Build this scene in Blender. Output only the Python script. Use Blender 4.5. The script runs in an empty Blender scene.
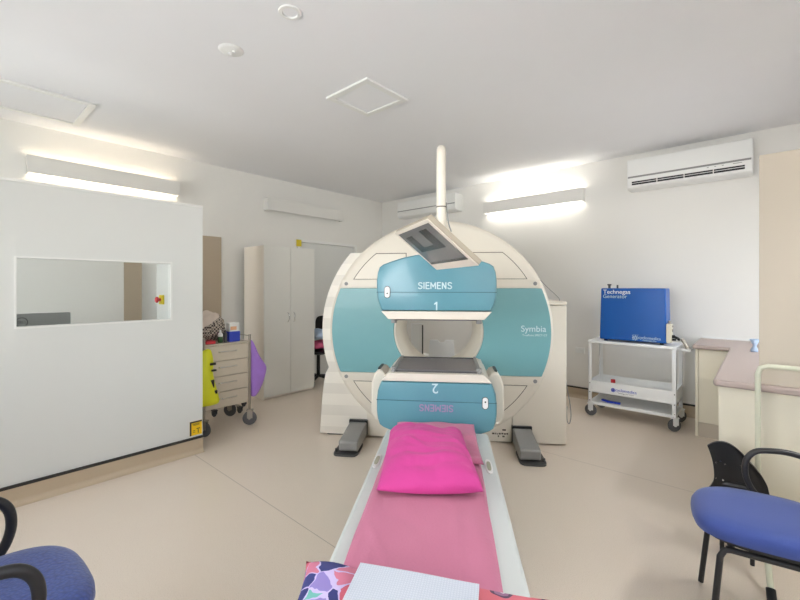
import bpy, bmesh, math, random
from mathutils import Vector, Matrix, noise
random.seed(7)
C = bpy.context.scene.collection
PI = math.pi
# ---------------------------------------------------------------- frames
F_PX, U0, V0, H = 408.0, 400.0, 287.0, 1.4
A = math.atan2(362, 408)                      # camera yaw against the room axes
ca, sa = math.cos(A), math.sin(A)
def W(x, y):                                  # camera ground frame (right, forward) -> room
    return (x*ca - y*sa, x*sa + y*ca)
B = math.radians(6.9)
GX, GY = W(.346, 3.70)
GR = A - B                                    # scanner heading

# ---------------------------------------------------------------- materials
def s2l(v):
    v /= 255.0
    return v/12.92 if v <= .04045 else ((v+.055)/1.055)**2.4
def rgb(r, g, b): return (s2l(r), s2l(g), s2l(b), 1)
MATS = {}
def mat(name, col, rough=.5, metal=0, bump=0, bscale=60, vary=0, vscale=5, spec=.5, emit=0, ecol=None, trans=0, alpha=1, sheen=0, coat=0):
    m = bpy.data.materials.new(name); m.use_nodes = True
    nt = m.node_tree; p = nt.nodes['Principled BSDF']
    p.inputs['Base Color'].default_value = col
    p.inputs['Roughness'].default_value = rough
    p.inputs['Metallic'].default_value = metal
    p.inputs['Specular IOR Level'].default_value = spec
    if sheen: p.inputs['Sheen Weight'].default_value = sheen
    if coat: p.inputs['Coat Weight'].default_value = coat
    if trans: p.inputs['Transmission Weight'].default_value = trans
    if alpha < 1: p.inputs['Alpha'].default_value = alpha
    if emit:
        p.inputs['Emission Color'].default_value = ecol or col
        p.inputs['Emission Strength'].default_value = emit
    tc = nt.nodes.new('ShaderNodeTexCoord')
    n = nt.nodes.new('ShaderNodeTexNoise'); n.inputs['Scale'].default_value = bscale
    n.inputs['Detail'].default_value = 4
    nt.links.new(tc.outputs['Object'], n.inputs['Vector'])
    if bump:
        b = nt.nodes.new('ShaderNodeBump'); b.inputs['Strength'].default_value = bump
        b.inputs['Distance'].default_value = .01
        nt.links.new(n.outputs['Fac'], b.inputs['Height']); nt.links.new(b.outputs['Normal'], p.inputs['Normal'])
    n2 = nt.nodes.new('ShaderNodeTexNoise'); n2.inputs['Scale'].default_value = vscale
    nt.links.new(tc.outputs['Object'], n2.inputs['Vector'])
    mx = nt.nodes.new('ShaderNodeMix'); mx.data_type = 'RGBA'
    k = 1 - max(vary, .015)
    mx.inputs[6].default_value = col
    mx.inputs[7].default_value = (col[0]*k, col[1]*k, col[2]*k, 1)
    nt.links.new(n2.outputs['Fac'], mx.inputs[0]); nt.links.new(mx.outputs[2], p.inputs['Base Color'])
    m['mix'] = mx.name
    MATS[name] = m
    return m
def N(m, t, **kw):
    n = m.node_tree.nodes.new(t)
    for k, v in kw.items(): setattr(n, k, v)
    return n
def mth(m, op, a, b=None, c=None):
    n = N(m, 'ShaderNodeMath', operation=op)
    for i, v in enumerate((a, b, c)):
        if v is None: continue
        if isinstance(v, (int, float)): n.inputs[i].default_value = v
        else: m.node_tree.links.new(v, n.inputs[i])
    return n.outputs[0]
def mixc(m, fac, a, b):
    n = N(m, 'ShaderNodeMix', data_type='RGBA')
    L = m.node_tree.links
    if isinstance(fac, (int, float)): n.inputs[0].default_value = fac
    else: L.new(fac, n.inputs[0])
    for i, v in ((6, a), (7, b)):
        if isinstance(v, tuple): n.inputs[i].default_value = v
        else: L.new(v, n.inputs[i])
    return n.outputs[2]
def setcol(m, out): m.node_tree.links.new(out, m.node_tree.nodes['Principled BSDF'].inputs['Base Color'])
def coords(m, kind='Object'):
    tc = N(m, 'ShaderNodeTexCoord'); s = N(m, 'ShaderNodeSeparateXYZ')
    m.node_tree.links.new(tc.outputs[kind], s.inputs[0])
    return s.outputs[0], s.outputs[1], s.outputs[2], tc.outputs[kind]

wall_m   = mat('wall_paint', rgb(239,237,231), .7, bump=.03, bscale=250)
part_m   = mat('partition_laminate', rgb(226,227,223), .45, bump=.02, bscale=120)
ceil_m   = mat('ceiling_paint', rgb(242,242,243), .85, bump=.02, bscale=200)
beige_m  = mat('beige_laminate', rgb(202,191,174), .5, bump=.02)
taupe_m  = mat('taupe_laminate', rgb(186,170,148), .5)
floor_m  = mat('speckled_vinyl', rgb(196,182,164), .3, spec=.5)
if True:
    m = floor_m; x, y, z, co = coords(m); L = m.node_tree.links
    n1 = N(m, 'ShaderNodeTexNoise'); n1.inputs['Scale'].default_value = 230; n1.inputs['Detail'].default_value = 2; L.new(co, n1.inputs['Vector'])
    n2 = N(m, 'ShaderNodeTexNoise'); n2.inputs['Scale'].default_value = 1.2; L.new(co, n2.inputs['Vector'])
    sp = mth(m, 'GREATER_THAN', n1.outputs['Fac'], .60)
    sp2 = mth(m, 'LESS_THAN', n1.outputs['Fac'], .36)
    c0 = mixc(m, n2.outputs['Fac'], rgb(232,219,204), rgb(225,210,193))
    c1 = mixc(m, mth(m, 'MULTIPLY', sp, .5), c0, rgb(202,187,169))
    c2 = mixc(m, mth(m, 'MULTIPLY', sp2, .5), c1, rgb(240,232,220))
    fr = mth(m, 'ABSOLUTE', mth(m, 'SUBTRACT', mth(m, 'WRAP', mth(m, 'ADD', y, .595), 2.0, 0.0), 0.0))
    seam = mth(m, 'LESS_THAN', mth(m, 'ABSOLUTE', mth(m, 'SUBTRACT', fr, 0.004)), .0025)
    c3 = mixc(m, mth(m, 'MULTIPLY', seam, .5), c2, rgb(120,105,90))
    setcol(m, c3)
    rr = mth(m, 'MULTIPLY_ADD', n2.outputs['Fac'], .15, .24); L.new(rr, m.node_tree.nodes['Principled BSDF'].inputs['Roughness'])
cove_m   = mat('cove_vinyl', rgb(196,178,152), .4, vary=.05, vscale=80)
black_strip_m = mat('black_trim', rgb(38,34,30), .5)
white_m  = mat('white_plastic', rgb(240,240,236), .4)
white_steel_m = mat('white_enamel_steel', rgb(243,244,243), .35)
cream_m  = mat('cream_casing', rgb(228,220,205), .38, coat=.1)
stripe_m = mat('striped_cream_casing', rgb(222,216,200), .4)
if True:
    m = stripe_m; x, y, z, co = coords(m)
    f = mth(m, 'FRACT', mth(m, 'DIVIDE', mth(m, 'SUBTRACT', z, .185), .205))
    s = mth(m, 'LESS_THAN', f, .48)
    lim = mth(m, 'MULTIPLY_ADD', x, -3.0, -1.7)
    N_ = N(m, 'ShaderNodeClamp'); m.node_tree.links.new(lim, N_.inputs[0])
    setcol(m, mixc(m, mth(m, 'MULTIPLY', s, N_.outputs[0]), rgb(236,230,218), rgb(225,219,207)))
teal_m   = mat('teal_panel', rgb(114,168,173), .35, coat=.15)
teal_head_m = mat('teal_head_shell', rgb(92,146,160), .32, coat=.2)
seam_m   = mat('seam_shadow_gap', rgb(90,82,70), .8)
tealseam_m = mat('dark_teal_seam', rgb(40,84,94), .6)
grey_m   = mat('grey_casting', rgb(146,145,142), .45)
darkgrey_m = mat('dark_grey_plastic', rgb(74,73,72), .5)
coll_m   = mat('collimator_face', rgb(136,132,136), .35, metal=.3, bump=.05, bscale=300)
black_m  = mat('black_plastic', rgb(20,21,24), .35)
tube_m   = mat('black_tube', rgb(34,33,34), .4)
steel_m  = mat('brushed_steel', rgb(170,162,150), .3, metal=.8)
chrome_m = mat('chrome', rgb(225,225,225), .15, metal=1)
screen_m = mat('screen_glass', rgb(108,110,110), .12)
screen_dk = mat('screen_windows', rgb(52,56,58), .15)
letter_m = mat('pale_lettering', rgb(205,225,228), .5)
pinklet_m = mat('mauve_lettering', rgb(172,142,178), .5)
rose_m   = mat('rose_sheet', rgb(196,118,146), .85, bump=.15, bscale=90, sheen=.1, vary=.06)
hotpink_m = mat('hot_pink_cotton', rgb(204,62,144), .8, bump=.2, bscale=45, sheen=.08, vary=.10, vscale=9)
bench_m  = mat('mauve_worktop', rgb(182,165,157), .4, vary=.05, vscale=60)
cab_m    = mat('cream_cabinet', rgb(228,221,201), .45)
cupb_m   = mat('pale_grey_cupboard', rgb(236,235,228), .45)
cupside_m = mat('cupboard_side', rgb(240,232,220), .45)
blue_m   = mat('blue_machine_casing', rgb(0,82,164), .3, spec=.3)
blueside_m = mat('blue_machine_side', rgb(52,96,150), .35)
seatblue_m = mat('blue_upholstery', rgb(60,86,160), .85, sheen=.3)
if True:
    m = seatblue_m; x, y, z, co = coords(m); L = m.node_tree.links
    v = N(m, 'ShaderNodeTexVoronoi'); v.inputs['Scale'].default_value = 95; L.new(co, v.inputs['Vector'])
    setcol(m, mixc(m, mth(m, 'MULTIPLY', v.outputs['Distance'], .9), rgb(54,78,150), rgb(36,54,112)))
    b = N(m, 'ShaderNodeBump'); b.inputs['Strength'].default_value = .25; b.inputs['Distance'].default_value = .004
    L.new(v.outputs['Distance'], b.inputs['Height']); L.new(b.outputs['Normal'], m.node_tree.nodes['Principled BSDF'].inputs['Normal'])
plainblue_m = mat('smooth_blue_upholstery', rgb(44,66,134), .75, sheen=.2, bump=.05, bscale=200)
waffle_m = mat('waffle_cloth', rgb(222,228,236), .9)
if True:
    m = waffle_m; x, y, z, co = coords(m); L = m.node_tree.links
    def saw(a): return mth(m, 'ABSOLUTE', mth(m, 'SUBTRACT', mth(m, 'FRACT', mth(m, 'MULTIPLY', a, 150.0)), .5))
    hgt = mth(m, 'MAXIMUM', saw(x), saw(y))
    setcol(m, mixc(m, mth(m, 'GREATER_THAN', hgt, .42), rgb(208,213,222), rgb(192,198,210)))
    b = N(m, 'ShaderNodeBump'); b.inputs['Strength'].default_value = .5; b.inputs['Distance'].default_value = .003
    L.new(hgt, b.inputs['Height']); L.new(b.outputs['Normal'], m.node_tree.nodes['Principled BSDF'].inputs['Normal'])
print_m = mat('printed_pillowcase', rgb(210,110,130), .85)
if True:   # abstract print: navy / mint / coral / lilac patches on one side, coral with dark motifs on the other
    m = print_m; x, y, z, co = coords(m); L = m.node_tree.links
    nz_ = N(m, 'ShaderNodeTexNoise'); nz_.inputs['Scale'].default_value = 14; L.new(co, nz_.inputs['Vector'])
    va = N(m, 'ShaderNodeVectorMath', operation='MULTIPLY_ADD'); L.new(nz_.outputs['Color'], va.inputs[0]); va.inputs[1].default_value = (.07,.07,.0); L.new(co, va.inputs[2]); co_ = co; co = va.outputs[0]
    v = N(m, 'ShaderNodeTexVoronoi'); v.inputs['Scale'].default_value = 17; L.new(co, v.inputs['Vector'])
    ve = N(m, 'ShaderNodeTexVoronoi'); ve.feature = 'DISTANCE_TO_EDGE'; ve.inputs['Scale'].default_value = 17; L.new(co, ve.inputs['Vector'])
    sx = N(m, 'ShaderNodeSeparateColor'); L.new(v.outputs['Color'], sx.inputs[0])
    rp = N(m, 'ShaderNodeValToRGB'); rp.color_ramp.interpolation = 'CONSTANT'
    cols = [(0, rgb(208,100,118)), (.30, rgb(52,58,118)), (.56, rgb(110,180,172)), (.66, rgb(205,120,145)), (.74, rgb(145,130,195)), (.86, rgb(45,50,100))]
    e = rp.color_ramp.elements; e[0].position, e[0].color = cols[0]; e[1].position, e[1].color = cols[1]
    for p_, c_ in cols[2:]:
        q = e.new(p_); q.color = c_
    L.new(sx.outputs[0], rp.inputs[0])
    cA = mixc(m, mth(m, 'LESS_THAN', ve.outputs['Distance'], .032), rp.outputs[0], rgb(205,190,230))
    d = N(m, 'ShaderNodeTexVoronoi'); d.inputs['Scale'].default_value = 30; L.new(co, d.inputs['Vector'])
    dot = mth(m, 'LESS_THAN', d.outputs['Distance'], .27)
    pinkish = mth(m, 'MULTIPLY', mth(m, 'GREATER_THAN', sx.outputs[0], -1.0), mth(m, 'LESS_THAN', sx.outputs[0], .30))
    cA = mixc(m, mth(m, 'MULTIPLY', dot, pinkish), cA, rgb(70,40,60))
    d2 = N(m, 'ShaderNodeTexVoronoi'); d2.inputs['Scale'].default_value = 11; L.new(co, d2.inputs['Vector'])
    cB = mixc(m, mth(m, 'LESS_THAN', d2.outputs['Distance'], .30), rgb(206,108,120), rgb(84,62,86))
    cB = mixc(m, mth(m, 'LESS_THAN', d2.outputs['Distance'], .22), cB, rgb(150,110,140))
    cB = mixc(m, mth(m, 'LESS_THAN', d2.outputs['Distance'], .08), cB, rgb(225,215,230))
    setcol(m, mixc(m, mth(m, 'GREATER_THAN', x, .05), cA, cB))
checker_m = mat('checked_cloth', rgb(200,190,176), .9)
if True:
    m = checker_m; x, y, z, co = coords(m)
    k = N(m, 'ShaderNodeTexChecker'); k.inputs['Scale'].default_value = 58
    k.inputs[1].default_value = rgb(196,184,168); k.inputs[2].default_value = rgb(74,62,58)
    m.node_tree.links.new(co, k.inputs[0])
    setcol(m, mixc(m, mth(m, 'GREATER_THAN', mth(m, 'ADD', mth(m, 'MULTIPLY', y, -.6), z), .10), k.outputs[0], rgb(222,206,192)))
purple_m = mat('purple_bag', rgb(184,136,232), .45, vary=.25, vscale=12, bump=.3, bscale=20)
yellow_m = mat('yellow_bag', rgb(226,226,30), .45, bump=.3, bscale=25, vary=.1)
ysign_m  = mat('yellow_sign', rgb(245,200,10), .5)
postit_m = mat('yellow_paper', rgb(232,210,60), .7)
red_m    = mat('red_plastic', rgb(200,40,50), .4)
bluepen_m = mat('blue_plastic', rgb(30,60,180), .4)
green_m  = mat('green_glass', rgb(50,90,50), .3)
orange_m = mat('orange_print', rgb(225,170,130), .6)
tissue_blue_m = mat('blue_print', rgb(50,70,190), .5)
pinkcloth_m = mat('pink_cloth', rgb(205,90,130), .8)
bluecloth_m = mat('pale_blue_cloth', rgb(180,200,225), .8)
table_m = mat('table_enamel', rgb(214,219,215), .4)
olive_m = mat('olive_insert', rgb(176,174,150), .5)
monside_m = mat('shaded_casing', rgb(172,160,140), .45)  # shade on the monitor's side is put into this darker colour
rubber_m = mat('grey_rubber', rgb(92,92,94), .6)
drawer_m = mat('steel_drawer_front', rgb(206,194,176), .35, metal=.2)
lamp_w   = mat('lamp_tube_cool', rgb(255,255,255), .5, emit=16, ecol=(1,.97,.93,1))
lamp_up = mat('lamp_tube_warm_dim', rgb(255,240,220), .5, emit=8, ecol=(1,.87,.72,1))
lamp_warm = mat('lamp_tube_warm', rgb(255,244,225), .5, emit=13, ecol=(1,.88,.72,1))
fixture_m = mat('fixture_housing', rgb(232,230,224), .5)
glass_m  = mat('clear_glass', rgb(245,248,248), .0, trans=1)
glass_m.node_tree.nodes['Principled BSDF'].inputs['IOR'].default_value = 1.1
palegreen_m = mat('pale_green_enamel', rgb(215,215,192), .35)
daysky_m = mat('lilac_grey', rgb(210,208,220), .6)

# ---------------------------------------------------------------- mesh helpers
def box(bm, x0, x1, y0, y1, z0, z1, mtx=None):
    vs = [bm.verts.new(p) for p in ((x0,y0,z0),(x1,y0,z0),(x1,y1,z0),(x0,y1,z0),(x0,y0,z1),(x1,y0,z1),(x1,y1,z1),(x0,y1,z1))]
    if mtx is not None:
        for v in vs: v.co = mtx @ v.co
    for f in ((0,3,2,1),(4,5,6,7),(0,1,5,4),(1,2,6,5),(2,3,7,6),(3,0,4,7)): bm.faces.new([vs[i] for i in f])
    return vs
def prism(bm, pts, a0, a1, axis='y'):
    """extrude a 2-D outline: axis y -> pts are (x,z); z -> (x,y); x -> (y,z)"""
    def mk(p, a):
        return {'y': (p[0], a, p[1]), 'z': (p[0], p[1], a), 'x': (a, p[0], p[1])}[axis]
    lo = [bm.verts.new(mk(p, a0)) for p in pts]; hi = [bm.verts.new(mk(p, a1)) for p in pts]
    n = len(pts)
    bm.faces.new(lo); bm.faces.new(hi[::-1])
    for i in range(n): bm.faces.new([lo[i], hi[i], hi[(i+1)%n], lo[(i+1)%n]])
    bmesh.ops.recalc_face_normals(bm, faces=bm.faces[:])
def smoothpath(pts, n=6):
    P = [Vector(p) for p in pts]
    if len(P) < 3: return P
    out = []
    for i in range(len(P)-1):
        p0 = P[max(i-1,0)]; p1 = P[i]; p2 = P[i+1]; p3 = P[min(i+2,len(P)-1)]
        for k in range(n):
            t = k/n
            out.append(.5*((2*p1)+(p2-p0)*t+(2*p0-5*p1+4*p2-p3)*t*t+(3*p1-p0-3*p2+p3)*t**3))
    out.append(P[-1]); return out
def tube(bm, pts, r, seg=10, r2=None, smooth=0, flat=1.0):
    P = smoothpath(pts, smooth) if smooth else [Vector(p) for p in pts]
    rings = []; n = len(P)
    up = None
    for i, p in enumerate(P):
        d = (P[min(i+1,n-1)]-P[max(i-1,0)]).normalized()
        if up is None:
            up = Vector((0,0,1)) if abs(d.z) < .9 else Vector((1,0,0))
        s = d.cross(up).normalized(); up = s.cross(d).normalized()
        rr = r if r2 is None else r+(r2-r)*i/(n-1)
        rings.append([bm.verts.new(p+s*math.cos(2*PI*k/seg)*rr+up*math.sin(2*PI*k/seg)*rr*flat) for k in range(seg)])
    for a, b in zip(rings, rings[1:]):
        for k in range(seg): bm.faces.new([a[k], a[(k+1)%seg], b[(k+1)%seg], b[k]])
    bm.faces.new(rings[0][::-1]); bm.faces.new(rings[-1])
def lathe(bm, prof, seg=32, axis='z', center=(0,0,0), a0=0, a1=2*PI, close=False):
    """prof of (r, h)"""
    full = abs(a1-a0-2*PI) < 1e-6
    cnt = seg if full else seg+1
    rings = []
    for (r, h) in prof:
        ring = []
        for k in range(cnt):
            t = a0+(a1-a0)*k/seg
            c_, s_ = r*math.cos(t), r*math.sin(t)
            p = {'z': (c_, s_, h), 'y': (c_, h, s_), 'x': (h, c_, s_)}[axis]
            ring.append(bm.verts.new(Vector(p)+Vector(center)))
        rings.append(ring)
    prs = list(zip(rings, rings[1:]))
    if close: prs.append((rings[-1], rings[0]))
    for a, b in prs:
        for k in range(cnt if full else cnt-1):
            k2 = (k+1) % cnt
            try: bm.faces.new([a[k], a[k2], b[k2], b[k]])
            except ValueError: pass
    if not close and full:
        if prof[0][0] > 0: bm.faces.new(rings[0])
        if prof[-1][0] > 0: bm.faces.new(rings[-1][::-1])
    bmesh.ops.remove_doubles(bm, verts=bm.verts[:], dist=1e-6)
    bmesh.ops.recalc_face_normals(bm, faces=bm.faces[:])
def cyl(bm, c, r, h0, h1, axis='z', seg=24): lathe(bm, [(r, h0), (r, h1)], seg, axis, c)
def BM(): return bmesh.new()
GLYPH = {'S': [(.62,.86),(.50,.97),(.30,1),(.12,.93),(.05,.76),(.14,.60),(.33,.51),(.53,.42),(.63,.26),(.56,.08),(.36,0),(.16,.02),(.02,.13)],
         'I': [(.08,0),(.08,1)], 'E': [(.56,1),(.06,1),(.06,0),(.58,0)], 'e': [(.06,.52),(.50,.52)],
         'M': [(.05,0),(.05,1),(.42,.30),(.79,1),(.79,0)], 'N': [(.06,0),(.06,1),(.62,0),(.62,1)], '1': [(.05,.78),(.30,1),(.30,0)]}
ADV = {'S': .86, 'I': .36, 'E': .80, 'M': 1.06, 'N': .92, '1': .5}
def strokes(bm, word, h, th, cx, z0, y0, y1, wide=1.0):
    tot = sum(ADV[c_] for c_ in word)*h*wide; x_ = cx-tot/2
    for c_ in word:
        for key in (['E', 'e'] if c_ == 'E' else [c_]):
            P = [(x_+p[0]*h*wide, z0+p[1]*h) for p in GLYPH[key]]
            for p, q in zip(P, P[1:]):
                d = Vector((q[0]-p[0], q[1]-p[1])); L_ = d.length; d /= L_; n_ = Vector((-d.y, d.x))*th/2; e_ = d*th*.3
                a = [Vector(p)-e_+n_, Vector(q)+e_+n_, Vector(q)+e_-n_, Vector(p)-e_-n_]
                prism(bm, [(v.x, v.y) for v in a], y0, y1, 'y')
        x_ += ADV[c_]*h*wide
def obj(name, bm, m, parent=None, bevel=0, smooth=False, seg=2, label=None, sub=0):
    me = bpy.data.meshes.new(name); bm.to_mesh(me); bm.free()
    o = bpy.data.objects.new(name, me); C.objects.link(o)
    me.materials.append(m)
    if bevel:
        b = o.modifiers.new('bevel', 'BEVEL'); b.width = bevel; b.segments = seg; b.limit_method = 'ANGLE'; b.angle_limit = math.radians(35)
        b.harden_normals = False
    if sub:
        s = o.modifiers.new('sub', 'SUBSURF'); s.levels = sub; s.render_levels = sub
    if smooth or bevel:
        for p in me.polygons: p.use_smooth = True
        if not smooth:
            me.set_sharp_from_angle(angle=math.radians(32)) if hasattr(me, 'set_sharp_from_angle') else None
    if smooth == 'auto':
        me.set_sharp_from_angle(angle=math.radians(38))
    if parent: o.parent = parent
    if label: o['label'] = label
    return o
def thing(name, label, cat, loc=(0,0,0), rotz=0, group=None):
    o = bpy.data.objects.new(name, None); C.objects.link(o); o.empty_display_size = .1
    o.location = loc; o.rotation_euler = (0,0,rotz); o['label'] = label; o['category'] = cat
    if group: o['group'] = group
    return o
def tag(o, label, cat, group=None, kind=None):
    o['label'] = label; o['category'] = cat
    if group: o['group'] = group
    if kind: o['kind'] = kind
    return o
def struct(o): o['kind'] = 'structure'; return o
def dup(root, loc, rotz, label, group=None):
    r = root.copy(); C.objects.link(r); r.location = loc; r.rotation_euler = (0,0,rotz); r['label'] = label
    if group: r['group'] = group
    for ch in list(root.children):
        c = ch.copy(); C.objects.link(c); c.parent = r
        for g in ch.children:
            d = g.copy(); C.objects.link(d); d.parent = c
    return r
def text(name, s, size, m, parent, mtx, ext=.001, label=None, bold=0, sx=1):
    cu = bpy.data.curves.new(name, 'FONT'); cu.body = s; cu.size = size; cu.extrude = ext; cu.offset = bold
    cu.align_x = 'CENTER'; cu.align_y = 'CENTER'
    t = bpy.data.objects.new(name, cu); C.objects.link(t)
    bpy.context.view_layer.update()
    dg = bpy.context.evaluated_depsgraph_get()
    me = bpy.data.meshes.new_from_object(t.evaluated_get(dg))
    bpy.data.objects.remove(t)
    me.transform(Matrix.Diagonal((sx,1,1,1))); me.transform(mtx)
    me.materials.clear(); me.materials.append(m)
    o = bpy.data.objects.new(name, me); C.objects.link(o)
    if parent: o.parent = parent
    if label: o['label'] = label
    return o
RX90 = Matrix.Rotation(PI/2, 4, 'X')
def T(x, y, z): return Matrix.Translation((x, y, z))
def pillow(bm, w, d, h, seed=0, wr=.012, n=40, pinch=.10, corner=1.0, fr=7, under=.55, fold=0, taper=0, bulge=0):
    """closed pillow shape: two domed sheets sharing an edge"""
    top = {}; bot = {}
    for i in range(n+1):
        for j in range(n+1):
            a = -1+2*i/n; b = -1+2*j/n
            ex = 1-pinch*(1-abs(a)**2)*(abs(b)**4); ey = 1-pinch*(1-abs(b)**2)*(abs(a)**4)
            # pull sides in between corners
            X = a*w/2*(1-pinch*(1-b*b)*abs(a)**3*corner); Y = b*d/2*(1-pinch*(1-a*a)*abs(b)**3*corner)
            X *= 1-taper*(b+1)/2; Y -= bulge*(1-a*a)*max(0,-b)**2
            t = max(0, (1-a**4))**.5*max(0, (1-b**4))**.5
            zz = h/2*t
            nz = noise.noise(Vector((X*fr+seed, Y*fr, seed*1.7)))*wr*2 + noise.noise(Vector((X*fr*.5+seed+9, Y*fr*3.2, 3)))*wr
            edge = min(1, 4*t)
            if fold: nz += fold*(abs(math.sin((X*1.0+Y*.75)*17+2.2*noise.noise(Vector((X*4,Y*4,seed)))))**6)*noise.noise(Vector((X*5,Y*5,1.3)))*2
            top[i,j] = bm.verts.new((X, Y, zz+nz*edge))
            bot[i,j] = top[i,j] if (i in (0,n) or j in (0,n)) else bm.verts.new((X, Y, -zz*under))
    for i in range(n):
        for j in range(n):
            bm.faces.new([top[i,j], top[i+1,j], top[i+1,j+1], top[i,j+1]])
            q = [bot[i,j], bot[i,j+1], bot[i+1,j+1], bot[i+1,j]]
            try: bm.faces.new(q)
            except ValueError: pass
def superell(w, d, n=4, cnt=48):
    out = []
    for k in range(cnt):
        t = 2*PI*k/cnt; c_, s_ = math.cos(t), math.sin(t)
        out.append((w/2*abs(c_)**(2/n)*(1 if c_ >= 0 else -1), d/2*abs(s_)**(2/n)*(1 if s_ >= 0 else -1)))
    return out
def cushion(bm, outline, prof):
    """stack scaled copies of an outline; prof = (scale, z)"""
    rings = []
    for (s, z) in prof:
        rings.append([bm.verts.new((p[0]*s, p[1]*s, z)) for p in outline])
    n = len(outline)
    for a, b in zip(rings, rings[1:]):
        for k in range(n): bm.faces.new([a[k], a[(k+1)%n], b[(k+1)%n], b[k]])
    bm.faces.new(rings[0][::-1]); bm.faces.new(rings[-1])
def castor(parent, x, y, r=.055, name='castor', fork=white_steel_m, z_top=None, ang=0):
    bm = BM(); z_top = z_top or 2*r+.03
    M_ = T(x, y, 0) @ Matrix.Rotation(ang, 4, 'Z')
    bm2 = BM(); lathe(bm2, [(r*.35,-.012),(r*.9,-.012),(r,-.007),(r,.007),(r*.9,.012),(r*.35,.012)], 24, 'y', (0,0,r))
    bm2.transform(M_)
    w = obj(name, bm2, rubber_m, parent, smooth='auto')
    box(bm, -.022, .03, -.02, -.0155, r, 2*r+.012); box(bm, -.022, .03, .0155, .02, r, 2*r+.012)
    box(bm, -.028, .034, -.024, .024, 2*r+.008, 2*r+.018)
    cyl(bm, (0,0,0), .010, 2*r+.01, z_top); cyl(bm, (0,0,r), .012, -.022, .022, 'y', 12)
    bm.transform(M_)
    obj('fork', bm, fork, w)
    return w

# ---------------------------------------------------------------- room
XL, YB, XR, YF, ZC = -5.21, 5.375, .95, -1.35, 2.945
bm = BM(); box(bm, XL-.1, XR+.1, YF-.1, YB+.1, -.1, 0); struct(obj('floor', bm, floor_m))
bm = BM(); box(bm, XL-.1, XR+.1, YF-.1, YB+.1, ZC, ZC+.1); struct(obj('ceiling', bm, ceil_m))
# left wall with two doorways
bm = BM()
D1 = (1.33, 2.40, 2.04); D2 = (3.55, 4.75, 2.12)
ys = [YF-.1, D1[0], D1[1], D2[0], D2[1], YB+.1]
for i in (0, 2, 4): box(bm, XL-.12, XL, ys[i], ys[i+1], 0, ZC)
for d in (D1, D2): box(bm, XL-.12, XL, d[0], d[1], d[2], ZC)
struct(obj('wall_left', bm, wall_m))
bm = BM(); box(bm, XL, XR, YB, YB+.12, 0, ZC); struct(obj('wall_back', bm, wall_m))
RW = [(.1, 1.9), (3.35, 5.1)]  # unseen right wall openings, added so fill can come from there
bm = BM(); ys = [YF, .1, 1.9, 3.35, 5.1, YB]
for i in (0, 2, 4): box(bm, XR, XR+.12, ys[i], ys[i+1], 0, ZC)
for w in RW: box(bm, XR, XR+.12, w[0], w[1], 0, .95); box(bm, XR, XR+.12, w[0], w[1], 2.35, ZC)
struct(obj('wall_right', bm, wall_m))
for i, w in enumerate(RW):
    bm = BM()
    for (y0, y1, z0, z1) in ((w[0], w[0]+.05, .95, 2.35), (w[1]-.05, w[1], .95, 2.35), (w[0]+.05, w[1]-.05, .95, 1.0), (w[0]+.05, w[1]-.05, 2.3, 2.35), ((w[0]+w[1])/2-.02, (w[0]+w[1])/2+.02, 1.0, 2.3)):
        box(bm, XR+.04, XR+.1, y0, y1, z0, z1)
    struct(obj('window_%d' % (i+4), bm, white_m))  # frame of an added window, out of view
# front wall (behind the camera) with two unseen windows added to bring in fill
bm = BM()
WN = [(-4.3, -2.9), (-1.9, -.3)]
xs = [XL, WN[0][0], WN[0][1], WN[1][0], WN[1][1], XR]
for i in (0, 2, 4): box(bm, xs[i], xs[i+1], YF-.12, YF, 0, ZC)
for w in WN: box(bm, w[0], w[1], YF-.12, YF, 0, .95); box(bm, w[0], w[1], YF-.12, YF, 2.35, ZC)
struct(obj('wall_front', bm, wall_m))
for i, w in enumerate(WN):
    bm = BM()
    for (x0, x1, z0, z1) in ((w[0], w[0]+.05, .95, 2.35), (w[1]-.05, w[1], .95, 2.35), (w[0]+.05, w[1]-.05, .95, 1.0), (w[0]+.05, w[1]-.05, 2.3, 2.35), ((w[0]+w[1])/2-.02, (w[0]+w[1])/2+.02, 1.0, 2.3)):
        box(bm, x0, x1, YF-.1, YF-.04, z0, z1)
    struct(obj('window_%d' % (i+2), bm, white_m))  # frame of an added window behind the camera
# doors in the left wall
def door(n, d, leafm, jambm, jw, jw2):
    bm = BM(); f = .012
    box(bm, XL-.12, XL+f, d[0], d[0]+jw, 0, d[2]); box(bm, XL-.12, XL+f, d[1]-jw2, d[1], 0, d[2])
    box(bm, XL-.12, XL+f, d[0]+jw, d[1]-jw2, d[2]-.04, d[2])
    fr = struct(obj('door_%d' % n, bm, jambm, bevel=.002))
    bm = BM(); box(bm, XL-.075, XL-.035, d[0]+jw+.003, d[1]-jw2-.003, .008, d[2]-.043)
    lf = obj('door_leaf', bm, leafm, fr)
    bm = BM(); tube(bm, [(XL-.035, d[0]+jw+.07, 1.02), (XL+.015, d[0]+jw+.07, 1.02), (XL+.015, d[0]+jw+.17, 1.02)], .009)
    obj('door_handle', bm, steel_m, lf, smooth='auto')
door(1, D1, white_m, taupe_m, .17, .30)
door(2, D2, part_m, white_m, .045, .045)
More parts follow.
